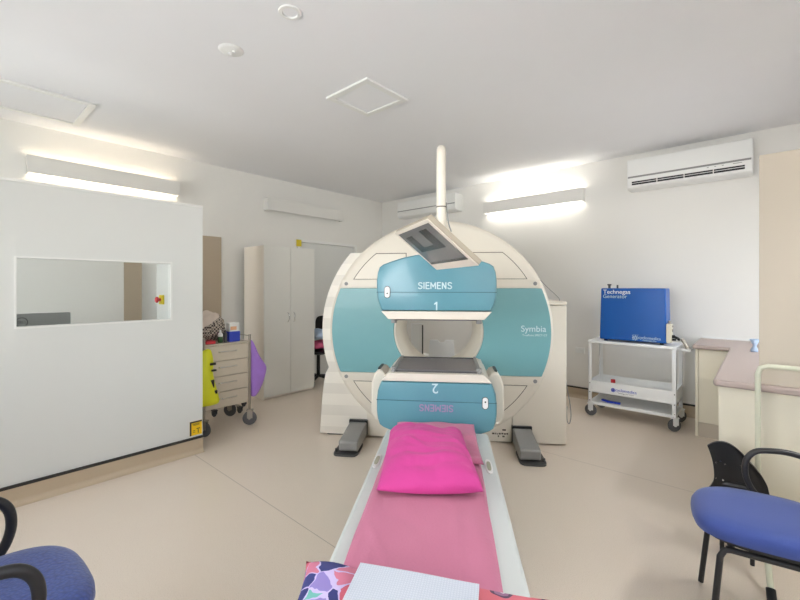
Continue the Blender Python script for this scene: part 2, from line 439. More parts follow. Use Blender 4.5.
# cove skirting with a black capping strip
def skirting(name, x0, x1, y0, y1, nx, ny):
    """nx,ny = direction out of the wall"""
    bm = BM()
    t = .010
    if nx: box(bm, min(x0, x0+nx*t), max(x0, x0+nx*t), y0, y1, 0, .118)
    else: box(bm, x0, x1, min(y0, y0+ny*t), max(y0, y0+ny*t), 0, .118)
    # small cove fillet
    prof = [(t, .035), (t+.006, .018), (t+.018, .006), (t+.035, 0.0008), (t, .0008)]
    if nx: prism(bm, [(x0+nx*p[0], p[1]) for p in prof], y0, y1, 'y')
    else: prism(bm, [(y0+ny*p[0], p[1]) for p in prof], x0, x1, 'x')
    o = struct(obj('baseboard_'+name, bm, cove_m, smooth='auto'))
    bm = BM(); t2 = .014
    if nx: box(bm, min(x0, x0+nx*t2), max(x0, x0+nx*t2), y0, y1, .118, .136)
    else: box(bm, x0, x1, min(y0, y0+ny*t2), max(y0, y0+ny*t2), .118, .136)
    obj('capping_strip', bm, black_strip_m, o)
    return o
skirting('left_a', XL, 0, YF, D1[0], 1, 0)
skirting('left_b', XL, 0, D1[1], D2[0], 1, 0)
skirting('left_c', XL, 0, D2[1], YB, 1, 0)
skirting('back', XL+.05, -.47, YB, 0, 0, -1)
# operator booth partition with window opening
XP = -3.58; PT = 2.075; YE = 1.49
wy0, wy1, wz0, wz1 = .313, 1.25, 1.13, 1.60
bm = BM()
for (y0, y1, z0, z1) in ((YF, wy0, 0, PT), (wy1, YE, 0, PT), (wy0, wy1, 0, wz0), (wy0, wy1, wz1, PT)):
    box(bm, XP-.055, XP, y0, y1, z0, z1)
struct(obj('wall_booth_front', bm, part_m))
bm = BM(); box(bm, -4.54, XP-.055, YE-.05, YE, 0, PT); struct(obj('wall_booth_return', bm, part_m))
bm = BM(); box(bm, XP-.062, XP+.004, YF, YE+.004, PT, PT+.018); struct(obj('trim_1', bm, white_m, bevel=.003))
bm = BM()   # window lining
for (y0, y1, z0, z1) in ((wy0, wy0+.012, wz0, wz1), (wy1-.012, wy1, wz0, wz1), (wy0+.012, wy1-.012, wz0, wz0+.012), (wy0+.012, wy1-.012, wz1-.012, wz1)):
    box(bm, XP-.06, XP+.003, y0, y1, z0, z1)
wf = struct(obj('window_1', bm, white_m))
bm = BM(); box(bm, XP-.030, XP-.024, wy0+.012, wy1-.012, wz0+.012, wz1-.012); obj('pane', bm, glass_m, wf)
skirting('booth', XP, 0, YF, YE, 1, 0)
# warning sticker
st = BM(); box(st, XP, XP+.002, 1.385, 1.484, .150, .268)
so = tag(obj('warning_sticker', st, ysign_m), 'small yellow warning sticker with black border low on the white booth partition', 'sticker')
bm = BM(); X2 = XP+.002
box(bm, X2, X2+.0008, 1.385, 1.398, .150, .268); box(bm, X2, X2+.0008, 1.398, 1.484, .255, .268)
for i in range(3): box(bm, X2, X2+.0008, 1.404+.004*i, 1.464, .246-i*.007, .249-i*.007)
box(bm, X2, X2+.0008, 1.450, 1.456, .165, .195); box(bm, X2, X2+.0008, 1.440, 1.466, .199, .206); box(bm, X2, X2+.0008, 1.410, 1.428, .175, .179); box(bm, X2, X2+.0008, 1.410, 1.428, .188, .192)
obj('sticker_print', bm, black_strip_m, so)

# right side: beige screen standing on the bench
# ---------------------------------------------------------------- up/down wall lights
def wall_light(label, p0, p1, lit, side):
    """side 'L': on the left wall, p0..p1 are y; side 'B': back wall, p0..p1 are x. local x along, local y out of the wall"""
    L_ = p1-p0
    if side == 'L': loc, rz = (XL, (p0+p1)/2, 2.47), -PI/2
    elif side == 'R': loc, rz = (XR, (p0+p1)/2, 2.47), PI/2
    elif side == 'F': loc, rz = ((p0+p1)/2, YF, 2.47), 0
    else: loc, rz = ((p0+p1)/2, YB, 2.47), PI
    t = thing('wall_light', label, 'wall light', loc, rz, None)
    h = L_/2
    bm = BM()
    box(bm, -h, h, .100, .108, 0, .165); box(bm, -h, -h+.012, .0, .100, .0, .165); box(bm, h-.012, h, .0, .100, .0, .165)
    box(bm, -h+.012, h-.012, .0, .012, .03, .135)
    obj('housing', bm, fixture_m, t, bevel=.002)
    bm = BM(); box(bm, -h+.02, h-.02, .012, .09, .078, .086); obj('tray', bm, white_m, t)
    for zz in (.105, .055):
        bm = BM(); cyl(bm, (0, .052, zz), .013, -h+.05, h-.05, 'x', 12)
        obj('tube_lamp', bm, (lamp_up if lit is lamp_warm and zz > .1 else lit) or white_m, t, smooth='auto')
    return t
wall_light('lit warm up-and-down wall light above the booth partition', .535, 1.87, lamp_warm, 'L')
wall_light('unlit long white wall light above the grey cupboard', 3.0, 4.36, None, 'L')
wall_light('lit cool white wall light on the back wall between the air conditioners', -3.05, -1.66, lamp_w, 'B')

fill_far = mat('fill_tube_far', rgb(255,252,250), .5, emit=225, ecol=(.98,.985,1,1))  # strong tube for an unseen added fitting
fill_room = mat('fill_tube_room', rgb(255,252,250), .5, emit=50, ecol=(.98,.985,1,1))
if True:  # four fittings added out of view to brighten the room
    wall_light('added unseen fill light on the front wall above the wider window', -1.75, -.4, fill_room, 'F')
    wall_light('added unseen fill light on the front wall near the booth', -4.25, -2.9, fill_room, 'F')
    wall_light('added unseen fill light on the right wall behind the beige screen', 2.3, 3.65, fill_far, 'R')
    wall_light('added unseen fill light on the right wall near the viewer', .2, 1.55, fill_room, 'R')

# ---------------------------------------------------------------- air conditioners
def aircon(label, x0, x1, z0, z1, vents):
    t = thing('air_conditioner', label, 'air conditioner', ((x0+x1)/2, YB, z0), PI)
    h = (x1-x0)/2; Z = z1-z0; d = .205
    bm = BM()
    prism(bm, [(0, 0), (d*.75, 0), (d*.95, Z*.05), (d, Z*.12), (d, Z), (0, Z)], -h, h, 'x')
    obj('casing', bm, white_m, t, bevel=.012, seg=3)
    bm = BM(); box(bm, -h+.012, h-.012, d-.003, d+.003, Z*.375, Z*.43); obj('trim_band', bm, grey_m, t)
    bm = BM(); 
    def slot(xa, xb, f0, f1):      # opening along the sloped lip
        a = Vector((0, d*.86, Z*.10)); b = Vector((0, d, Z*.22)); 
        box(bm, xa, xb, d-.004, d+.001, Z*f0, Z*f1)
    if vents:
        slot(-h+.06, h-.05, .13, .25)
        obj('air_outlet', bm, black_m, t)
        bm = BM(); box(bm, -h+.06, h-.05, d, d+.006, Z*.185, Z*.20)
        for k in range(1, 4): box(bm, -h+.06+k*(2*h-.11)/4-.004, -h+.06+k*(2*h-.11)/4+.004, d, d+.004, Z*.13, Z*.25)
        obj('louvre', bm, white_m, t)
        for xx, w_ in ((-h+.22,.015), (-h+.28,.015), (-h+.34,.015), (-h+.08,.07)):
            bm = BM(); box(bm, xx, xx+w_, d, d+.002, Z*.325, Z*.342); obj('indicator_light', bm, grey_m, t)
    else:
        bm.free()
        bm = BM(); box(bm, -h+.05, h-.05, d-.004, d+.004, Z*.20, Z*.33); obj('louvre', bm, white_m, t, bevel=.004)
    return t
aircon('large white split air conditioner with dark outlet slot above the blue machine', -1.147, -.064, 2.50, 2.835, True)
aircon('white split air conditioner in the corner behind the scanner', -4.65, -3.47, 2.57, 2.835, False)

# ---------------------------------------------------------------- ceiling fittings
def hatch(label, x0, x1, y0, y1):
    bm = BM(); w = .052
    for b in ((x0,x1,y0,y0+w),(x0,x1,y1-w,y1),(x0,x0+w,y0+w,y1-w),(x1-w,x1,y0+w,y1-w)): box(bm, *b, ZC-.018, ZC-.0005)
    t = thing('ceiling_hatch', label, 'access hatch', ((x0+x1)/2, (y0+y1)/2, ZC))
    o = obj('frame', bm, white_m, t, bevel=.003); o.location = (-(x0+x1)/2, -(y0+y1)/2, -ZC)
    bm = BM(); box(bm, x0+w+.002, x1-w-.002, y0+w+.002, y1-w-.002, ZC-.008, ZC-.0005)
    o = obj('panel', bm, ceil_m, t); o.location = (-(x0+x1)/2, -(y0+y1)/2, -ZC)
hatch('square white access hatch in the middle of the ceiling', -2.65, -2.17, 2.08, 2.55)
hatch('larger white ceiling hatch above the booth, by the left wall', -4.87, -4.20, .13, .877)
def px_ceiling(u, v):
    D = (ZC-H)*F_PX/(V0-v); return W((u-U0)/F_PX*D, D)
x, y = px_ceiling(231, 50)
t = thing('ceiling_speaker', 'round ceiling fitting with small centre nubs, nearer the booth', 'ceiling fitting', (x, y, ZC))
bm = BM(); lathe(bm, [(0,-.012),(.055,-.012),(.072,-.006),(.078,-.001)], 32); obj('rim', bm, white_m, t, smooth='auto')
bm = BM(); cyl(bm, (-.02,0,0), .012, -.022, -.012); cyl(bm, (.02,.01,0), .010, -.020, -.012); obj('nub', bm, white_steel_m, t)
x, y = px_ceiling(290, 12)
t = thing('downlight', 'round recessed white downlight near the top of the view', 'ceiling light', (x, y, ZC))
bm = BM(); lathe(bm, [(.040,-.001),(.044,-.009),(.060,-.008),(.064,-.001)], 32); obj('rim', bm, white_m, t, smooth='auto')
bm = BM(); lathe(bm, [(0,-.003),(.041,-.0015)], 32); obj('diffuser', bm, ceil_m, t, smooth='auto')

# ---------------------------------------------------------------- behind the booth window
t = thing('computer_monitor', 'dark grey back of a computer monitor seen through the booth window', 'monitor', (-4.02, .40, .75))
bm = BM(); box(bm, -.02, .02, -.27, .27, .13, .455); obj('case', bm, grey_m, t, bevel=.006)
bm = BM(); box(bm, .02, .06, -.06, .06, .20, .34); box(bm, .02,.045,-.025,.025,.02,.22); obj('neck', bm, darkgrey_m, t, bevel=.004)
bm = BM(); box(bm, -.08, .12, -.13, .13, 0, .015); obj('stand', bm, darkgrey_m, t, bevel=.004)
bm = BM(); lathe(bm, [(.030,.0),(.030,.002),(.035,.002),(.035,0)], 32, 'x', (.0205, -.01, .395), close=True); e = obj('logo_ring', bm, darkgrey_m, t)
text('logo', 'DELL', .024, darkgrey_m, t, T(.0208,-.01,.395) @ Matrix.Rotation(PI/2,4,'Z') @ RX90, .0006)
bm = BM(); box(bm, -4.35, XP-.057, YF+.02, 1.40, .72, .75)
for (yy) in (-1.2, 1.34): box(bm, -4.33, -3.66, yy, yy+.03, 0, .72)
tag(obj('booth_desk', bm, white_m, bevel=.003), 'white desk along the inside of the operator booth', 'desk')
bm = BM(); box(bm, -3.80, XP-.062, .30, 1.30, 1.085, 1.10); tag(obj('sill_shelf', bm, white_m), 'narrow shelf just behind the booth window sill', 'shelf')
for i, (yy, w_, lab) in enumerate(((.66, .05, 'crumpled white paper left on the shelf behind the booth window, nearer the monitor'), (.86, .035, 'small white packet on the booth shelf, nearer the red button'))):
    bm = BM(); bmesh.ops.create_icosphere(bm, subdivisions=2, radius=1)
    for v in bm.verts:
        k = 1+.25*noise.noise(v.co*2+Vector((i*5,0,0))); v.co = Vector((v.co.x*.03*k, v.co.y*w_*k, max(-.02, v.co.z*.022*k)))
    o = tag(obj('crumpled_paper' if i == 0 else 'paper_packet', bm, white_m, smooth=True), lab, 'paper'); o.location = (-3.70, yy, 1.12)
bm = BM(); tube(bm, [(-3.70, .73, 1.106), (-3.69, .80, 1.108)], .006); tag(obj('dark_pen', bm, black_m), 'short dark pen lying on the shelf behind the booth window', 'pen')
# emergency stop
t = thing('emergency_button', 'red emergency push button on a yellow plate on the booth side wall', 'button', (-4.37, YE-.05, 1.277))
bm = BM(); box(bm, -.045, .045, -.02, 0, -.045, .045); obj('plate', bm, postit_m, t, bevel=.004)
bm = BM(); lathe(bm, [(.014,-.02),(.014,-.04),(.028,-.045),(.030,-.055),(.024,-.062),(0,-.064)], 20, 'y'); obj('push_button', bm, red_m, t, smooth='auto')

# ---------------------------------------------------------------- tall grey cupboard
t = thing('storage_cupboard', 'tall pale grey two-door cupboard against the left wall', 'cupboard', (-4.575, 3.02, 0))
CX0, CX1, CY0, CY1, CZ = -.50, 0, -.375, .375, 1.916
bm = BM()
box(bm, CX0, CX1-.022, CY0, CY0+.018, 0, CZ); box(bm, CX0, CX1-.022, CY1-.018, CY1, 0, CZ)
box(bm, CX0, CX1-.022, CY0+.018, CY1-.018, CZ-.02, CZ); box(bm, CX0, CX0+.015, CY0+.018, CY1-.018, .05, CZ-.02); box(bm, CX0+.02, CX1-.04, CY0+.018, CY1-.018, .05, .07)
box(bm, CX1-.05, CX1-.035, CY0+.018, CY1-.018, 0, .05)
obj('body', bm, cupside_m, t, bevel=.001)
for s in (-1, 1):
    bm = BM(); y0, y1 = (CY0, -.002) if s < 0 else (.002, CY1)
    box(bm, CX1-.020, CX1, y0, y1, .035, CZ-.001)
    dr = obj('door', bm, cupb_m, t, bevel=.0015)
    bm = BM(); yy = s*.045
    tube(bm, [(CX1-.002, yy, .95), (CX1+.022, yy, .965), (CX1+.03, yy-s*.004, 1.01), (CX1+.022, yy, 1.055), (CX1-.002, yy, 1.07)], .006, smooth=4)
    obj('handle', bm, chrome_m, dr, smooth='auto')
# sticky note on door 2 frame
bm = BM(); box(bm, 0, .002, -.045, .045, -.05, .05)
o = tag(obj('sticky_note', bm, postit_m), 'small yellow note stuck on the white door beside the cupboard', 'note'); o.location = (XL+.0125, 3.572, 2.06)

# ---------------------------------------------------------------- steel drawer trolley
TX, TY = -3.89, 1.862
t = thing('drawer_trolley', 'four-drawer steel trolley on castors beside the booth', 'trolley', (TX, TY, 0))
w = .235
bm = BM(); box(bm, -.43, -.03, -w+.025, w-.025, .23, .84); box(bm, -.43, 0, -w+.012, w-.012, .84, .855); 
obj('body', bm, drawer_m, t, bevel=.002)
for (px, py) in ((-.008,-w+.008), (-.008,w-.008), (-.43,-w+.008), (-.43,w-.008)):
    bm = BM(); cyl(bm, (px, py, 0), .012, .125, .92); obj('post', bm, steel_m, t, smooth='auto')
bm = BM()
for (a, b) in (((-.43,-w+.008,.905),(-.43,w-.008,.905)), ((-.43,-w+.008,.905),(-.008,-w+.008,.905)), ((-.43,w-.008,.905),(-.008,w-.008,.905))): tube(bm, [a, b], .005, 8)
obj('guard_rail', bm, steel_m, t)
for i in range(4):
    z1 = .835-i*.150; z0 = z1-.143
    bm = BM(); box(bm, -.03, -.008, -w+.024, w-.024, z0, z1)
    d_ = obj('drawer', bm, drawer_m, t, bevel=.003)
    bm = BM(); tube(bm, [(-.008,-.09,(z0+z1)/2+.012), (.010,-.075,(z0+z1)/2+.012), (.012,0,(z0+z1)/2+.012), (.010,.075,(z0+z1)/2+.012), (-.008,.09,(z0+z1)/2+.012)], .006, 8, smooth=3)
    obj('handle', bm, chrome_m, d_, smooth='auto')
for (px, py, an) in ((-.008,-w+.008,.5), (-.008,w-.008,.9), (-.43,-w+.008,.2), (-.43,w-.008,.6)): castor(t, px, py, .069, fork=steel_m, z_top=.16, ang=an)
# things on it
top = .8555
bm = BM(); bmesh.ops.create_icosphere(bm, subdivisions=4, radius=1)
for v in bm.verts:
    c_ = v.co.copy(); k = 1+.16*noise.noise(c_*2.3)+.06*noise.noise(c_*6)
    v.co = Vector((c_.x*.14*k, c_.y*.15*k, c_.z*.19*k if c_.z > 0 else c_.z*.115))
    if v.co.z < -.105: v.co.z = -.105
o = tag(obj('cloth_bundle', bm, checker_m, smooth=True), 'bundle of dark and cream checked cloth piled on the drawer trolley', 'cloth'); o.location = (TX-.25, TY-.075, top+.106)
bm = BM(); box(bm, -.045, .045, -.055, .055, 0, .10)
o = tag(obj('glove_box', bm, tissue_blue_m, bevel=.003), 'small blue carton on the drawer trolley, under a pale box', 'box'); o.location = (TX-.10, TY+.095, top)
bm = BM(); box(bm, -.04, .04, -.05, .05, 0, .085)
o = tag(obj('carton', bm, white_m, bevel=.003), 'pale printed carton on top of the blue carton', 'box'); o.location = (TX-.10, TY+.095, top+.1005)
bm = BM(); box(bm, .04, .0408, -.044, .02, .015, .05); obj('print', bm, orange_m, o)
t2 = thing('bottle', 'small bottle with dark green lower half between the checked cloth and blue carton', 'bottle', (TX-.07, TY-.045, top))
bm = BM(); lathe(bm, [(.022,0),(.024,.01),(.024,.06),(.0,.06)], 16); obj('liquid_body', bm, green_m, t2, smooth='auto')
bm = BM(); lathe(bm, [(.0238,.06),(.0238,.085),(.010,.10),(.010,.125),(0,.125)], 16); obj('shoulder', bm, white_m, t2, smooth='auto')
t2 = thing('pump_bottle', 'dark slim bottle directly beside the blue carton', 'bottle', (TX-.06, TY-.0, top))
bm = BM(); lathe(bm, [(.016,0),(.018,.01),(.018,.09),(.007,.10),(.007,.12),(0,.12)], 16); obj('body', bm, darkgrey_m, t2, smooth='auto')
bm = BM(); box(bm, -.05, .05, -.045, .045, 0, .03); o = tag(obj('red_carton', bm, red_m, bevel=.003), 'low red carton on the near corner of the drawer trolley', 'box'); o.location = (TX-.075, TY-.155, top)
# hanging bags
def bag(bm, rows, seed, thick=.05):
    """rows: (z, y0, y1, bulge) hung in the y-z plane, thickness along x"""
    n = 14; rings = []
    for (z, y0, y1, bu) in rows:
        ring = []
        for k in range(2*n):
            a = 2*PI*k/(2*n); yy = (y0+y1)/2+(y1-y0)/2*math.cos(a); xx = bu*math.sin(a)
            p = Vector((xx, yy, z)); q = noise.noise(Vector((xx*9+seed, yy*16, z*7)))
            ring.append(bm.verts.new(p+Vector((q*.02, q*.012, 0))))
        rings.append(ring)
    for a, b in zip(rings, rings[1:]):
        for k in range(2*n): bm.faces.new([a[k], a[(k+1)%(2*n)], b[(k+1)%(2*n)], b[k]])
    bm.faces.new(rings[0]); bm.faces.new(rings[-1][::-1])
    bmesh.ops.recalc_face_normals(bm, faces=bm.faces[:])
bm = BM(); bag(bm, [(.86,.0,.015,.008),(.80,.0,.045,.02),(.72,.0,.09,.03),(.64,.0,.135,.04),(.58,.0,.172,.045),(.545,.0,.182,.045),(.46,.0,.155,.045),(.38,.0,.13,.04),(.31,.0,.10,.035),(.27,.01,.06,.02)], 3)
o = tag(obj('purple_bag', bm, purple_m, smooth=True, sub=1), 'translucent purple plastic bag hanging from the far side of the drawer trolley', 'bag'); o.location = (TX-.03, TY+w+.01, 0)
bm = BM(); bag(bm, [(.80,-.03,.03,.012),(.74,-.09,.045,.03),(.66,-.10,.055,.045),(.60,-.10,.04,.045),(.50,-.11,.07,.055),(.38,-.12,.10,.06),(.31,-.12,.115,.055),(.27,-.09,.10,.03)], 8)
o = tag(obj('yellow_bag', bm, yellow_m, smooth=True, sub=1), 'bright yellow waste bag with black markings hung on the near corner of the trolley', 'bag'); o.location = (TX+.085, TY-w+.0, .035)
bm = BM()
bm.free()
for (yy, zz, a_, b_) in ((.03,.66,.025,.010),(.04,.60,.02,.008),(.02,.48,.02,.035),(.05,.40,.018,.016)):
    bm = BM(); box(bm, .030, .054, yy-a_, yy+a_, zz-b_, zz+b_); obj('printed_mark', bm, black_m, o)
# low wheeled stand behind the trolley
x, y = W(-1.98, 4.62)
t = thing('wheeled_stand', 'low steel wheeled stand half hidden behind the drawer trolley', 'stand', (x, y, 0))
bm = BM()
for k in range(5): a = 2*PI*k/5+.3; tube(bm, [(0,0,.11), (.22*math.cos(a), .22*math.sin(a), .075)], .012, 8)
obj('base', bm, steel_m, t)
bm = BM(); cyl(bm, (0,0,0), .014, .10, .62); obj('pole', bm, steel_m, t, smooth='auto')
bm = BM(); cyl(bm, (0,0,0), .13, .62, .66); obj('tray', bm, darkgrey_m, t, bevel=.004)
for k in range(5): a = 2*PI*k/5+.3; castor(t, .22*math.cos(a), .22*math.sin(a), .028, fork=darkgrey_m, z_top=.08)

# ---------------------------------------------------------------- office chair behind
x, y = W(-1.19, 5.95)
t = thing('office_chair', 'black office chair with cloths on it in the gap behind the grey cupboard', 'chair', (x, y, 0), math.radians(15))
bm = BM(); cushion(bm, superell(.42,.42,4), [(.8,.44),(1,.455),(1,.485),(.85,.50),(.4,.505)]); obj('seat', bm, black_m, t, smooth='auto')
bm = BM(); prism(bm, [(px, pz+.79) for (px, pz) in superell(.38,.36,4,32)], .16, .20, 'y'); obj('backrest', bm, black_m, t, bevel=.012)
bm = BM(); tube(bm, [(0,.12,.43),(0,.22,.46),(0,.21,.75)], .018, smooth=4); obj('back_bar', bm, black_m, t)
bm = BM(); cyl(bm, (0,0,0), .025, .09, .44); obj('gas_lift', bm, black_m, t, smooth='auto')
bm = BM()
for k in range(5): a = 2*PI*k/5; tube(bm, [(0,0,.11), (.27*math.cos(a), .27*math.sin(a), .075)], .020, 8)
obj('base', bm, black_m, t)
for k in range(5): a = 2*PI*k/5; castor(t, .27*math.cos(a), .27*math.sin(a), .028, fork=black_m, z_top=.08)
CH = (x, y)
bm = BM(); pillow(bm, .36, .34, .13, 4, .02, 20); o = tag(obj('pink_cloth', bm, pinkcloth_m, smooth=True), 'folded pink cloth on the seat of the office chair', 'cloth'); o.location = (x, y-.02, .55)
bm = BM(); pillow(bm, .34, .26, .16, 5, .02, 20); o = tag(obj('blue_cloth', bm, bluecloth_m, smooth=True), 'pale blue cloth lying on the pink cloth on the office chair', 'cloth'); o.location = (x, y-.02, .69)

# ================================================================ SCANNER
G = thing('gamma_camera_scanner', 'large cream and teal gamma camera scanner with two detector heads', 'medical scanner', (GX, GY, 0), GR)
G.scale = (1.012, 1, 1)
ZCc = 1.0
# outer striped shell
def arc(R, a0, a1, n, zc=ZCc): return [(R*math.cos(a0+(a1-a0)*k/n), zc+R*math.sin(a0+(a1-a0)*k/n)) for k in range(n+1)]
def holed_plate(bm, outer, rin, y0, y1, n=96):
    """outer: closed outline star-shaped about (0,ZCc); ring plate with a round hole"""
    def radius(th):
        d = Vector((math.cos(th), math.sin(th))); best = None
        for i in range(len(outer)):
            p = Vector((outer[i][0], outer[i][1]-ZCc)); q = Vector((outer[(i+1)%len(outer)][0], outer[(i+1)%len(outer)][1]-ZCc))
            e_ = q-p; den = d.x*e_.y-d.y*e_.x
            if abs(den) < 1e-9: continue
            t_ = (p.x*e_.y-p.y*e_.x)/den; s_ = (p.x*d.y-p.y*d.x)/den
            if t_ > 0 and -1e-6 <= s_ <= 1+1e-6: best = t_ if best is None else max(best, t_)
        return best
    ths = sorted(set([2*PI*k/n for k in range(n)] + [math.atan2(p[1]-ZCc, p[0]) % (2*PI) for p in outer]))
    prev = -1; th2 = []
    for th in ths:
        if th-prev > 1e-4: th2.append(th); prev = th
    R = [radius(th) for th in th2]; m_ = len(th2); q = []
    for (rr, yy) in ((0, y0), (1, y0), (1, y1), (0, y1)):
        q.append([bm.verts.new(((rin if rr == 0 else R[i])*math.cos(th2[i]), yy, ZCc+(rin if rr == 0 else R[i])*math.sin(th2[i]))) for i in range(m_)])
    for a in range(4):
        A_, B_ = q[a], q[(a+1)%4]
        for i in range(m_): bm.faces.new([A_[i], A_[(i+1)%m_], B_[(i+1)%m_], B_[i]])
    bmesh.ops.recalc_face_normals(bm, faces=bm.faces[:])
Rs = 1.085
a_top = math.asin(.72/Rs)
out = arc(Rs, PI-a_top, PI+.34, 24) + [(-1.055,.58),(-1.075,.45),(-1.09,.30),(-1.110,.012),(-.66,.012),(-.66,.30),(.0,.30),(.30,.5)]
out += [(.85,.7),(.95,1.0),(.85,1.4),(.6,1.72)]
bm = BM(); holed_plate(bm, out, .50, .05, .48); obj('rear_shell', bm, stripe_m, G, bevel=.012, seg=3)
# front disc
bm = BM()
lathe(bm, [(.325,.42),(.325,.16),(.335,.10),(.36,.04),(.387,.0),(.955,.0),(.985,.006),(1.0,.022),(1.008,.05),(1.012,.12),(1.012,.38),(.98,.42)], 128, 'y', (0,0,ZCc), close=True)
obj('gantry_ring', bm, cream_m, G, smooth='auto')
bm = BM(); lathe(bm, [(.384,-.006),(.384,.003),(.396,.003),(.396,-.006)], 96, 'y', (0,0,ZCc), close=True); obj('bore_rim', bm, cream_m, G, smooth='auto')
for s in (-1, 1):
    # teal side panel: outer arc and bore cut
    Ro, Ri, hh = .975, .400, .388
    ao = math.asin(hh/Ro); ai = math.asin(hh/Ri)
    pts = arc(Ro, -ao, ao, 28) + arc(Ri, ai, -ai, 28)
    if s < 0: pts = [(-p[0], p[1]) for p in pts]
    bm = BM(); prism(bm, pts, -.014, .002, 'y'); obj('side_panel', bm, teal_m, G, bevel=.005, label='teal side panel of the gantry')
    # cream bands above and below, with a screw each
    for q in (-1, 1):
        z0, z1 = 1+q*.392, 1+q*.466
        xo = math.sqrt(.985**2-.44**2)
        bm = BM(); box(bm, min(s*.20, s*xo), max(s*.20, s*xo), -.010, .002, min(z0,z1), max(z0,z1)); b_ = obj('band', bm, cream_m, G, bevel=.003)
        bm = BM(); cyl(bm, (s*.84, 0, 1+q*.43), .017, -.013, -.008, 'y', 16); obj('screw', bm, grey_m, b_)
        # curved access panel with its dark gap
        def seg_pts(R, za, zb, xin):
            a0 = math.asin(za/R); a1 = math.asin(zb/R)
            P = arc(R, a0, a1, 16) + [(xin, 1+zb), (xin, 1+za)]
            return [(s*p[0], 1+q*(p[1]-1)) for p in P]
        bm = BM(); prism(bm, seg_pts(.908, .470, .712, .285), -.002, .001, 'y'); obj('panel_gap', bm, seam_m, G)
        bm = BM(); prism(bm, seg_pts(.902, .474, .706, .291), -.006, .0005, 'y'); obj('access_panel', bm, cream_m, G, bevel=.003)
# base: centre plinth, left block in shell, right cabinet
bm = BM(); prism(bm, [(-.655,.014),(.645,.014),(.645,.38),(.30,.30),(-.30,.30),(-.655,.38)], .022, .5, 'y'); obj('plinth', bm, cream_m, G, bevel=.003)
bm = BM(); box(bm, .652, 1.11, .022, .62, .012, 1.235); cab = obj('side_cabinet', bm, cream_m, G, bevel=.006)
bm = BM(); box(bm, .652, 1.112, .020, .62, 1.243, 1.272); obj('cabinet_lid', bm, cream_m, G, bevel=.005)
bm = BM(); box(bm, -1.04, 1.07, .06, .60, .0, .026); obj('kick_base', bm, black_m, G)
bm = BM(); 
for xx in (-1.09, -.96): cyl(bm, (xx, .10, 0), .018, 0, .04)
obj('levelling_foot', bm, grey_m, G)
bm = BM()
xx = .475
for (dx, w_, z_) in ((0,.022,.185),(.028,.010,.185),(.044,.006,.182),(.058,.018,.185),(.082,.016,.187),(.104,.016,.185),(.125,.014,.187),(.05,.012,.162),(.09,.02,.162),(.09,.03,.22)):
    box(bm, xx+dx, xx+dx+w_, .0195, .0225, z_-.106, z_-.092)
obj('printed_icons', bm, seam_m, G)
# stabiliser feet
for s in (-1, 1):
    bm = BM(); x0, x1 = (s*.73-.08, s*.73+.08)
    prism(bm, [(.03,.022),(-.37,.022),(-.385,.035),(-.39,.100),(-.375,.112),(.03,.150)], x0, x1, 'x')
    f_ = obj('stabiliser_foot', bm, grey_m, G, bevel=.010, seg=3)
    bm = BM(); prism(bm, superell(.21,.30,5,28), .0, .014, 'z')
    for v in bm.verts: v.co += Vector((s*.75, -.285, 0))
    cyl(bm, (s*.835, -.36, 0), .012, .014, .04); obj('foot_plate', bm, darkgrey_m, f_, bevel=.003)
    bm = BM(); box(bm, x0-.005, x1+.005, -.004, .03, .03, .165); obj('foot_collar', bm, black_m, f_)
# lettering on the side panel
text('lettering', 'Symbia', .076, letter_m, G, T(.825,-.0155,1.03) @ RX90, .0008, bold=.0002)
text('lettering', 'TruePoint SPECT-CT', .024, letter_m, G, T(.835,-.0155,.975) @ RX90, .0008)
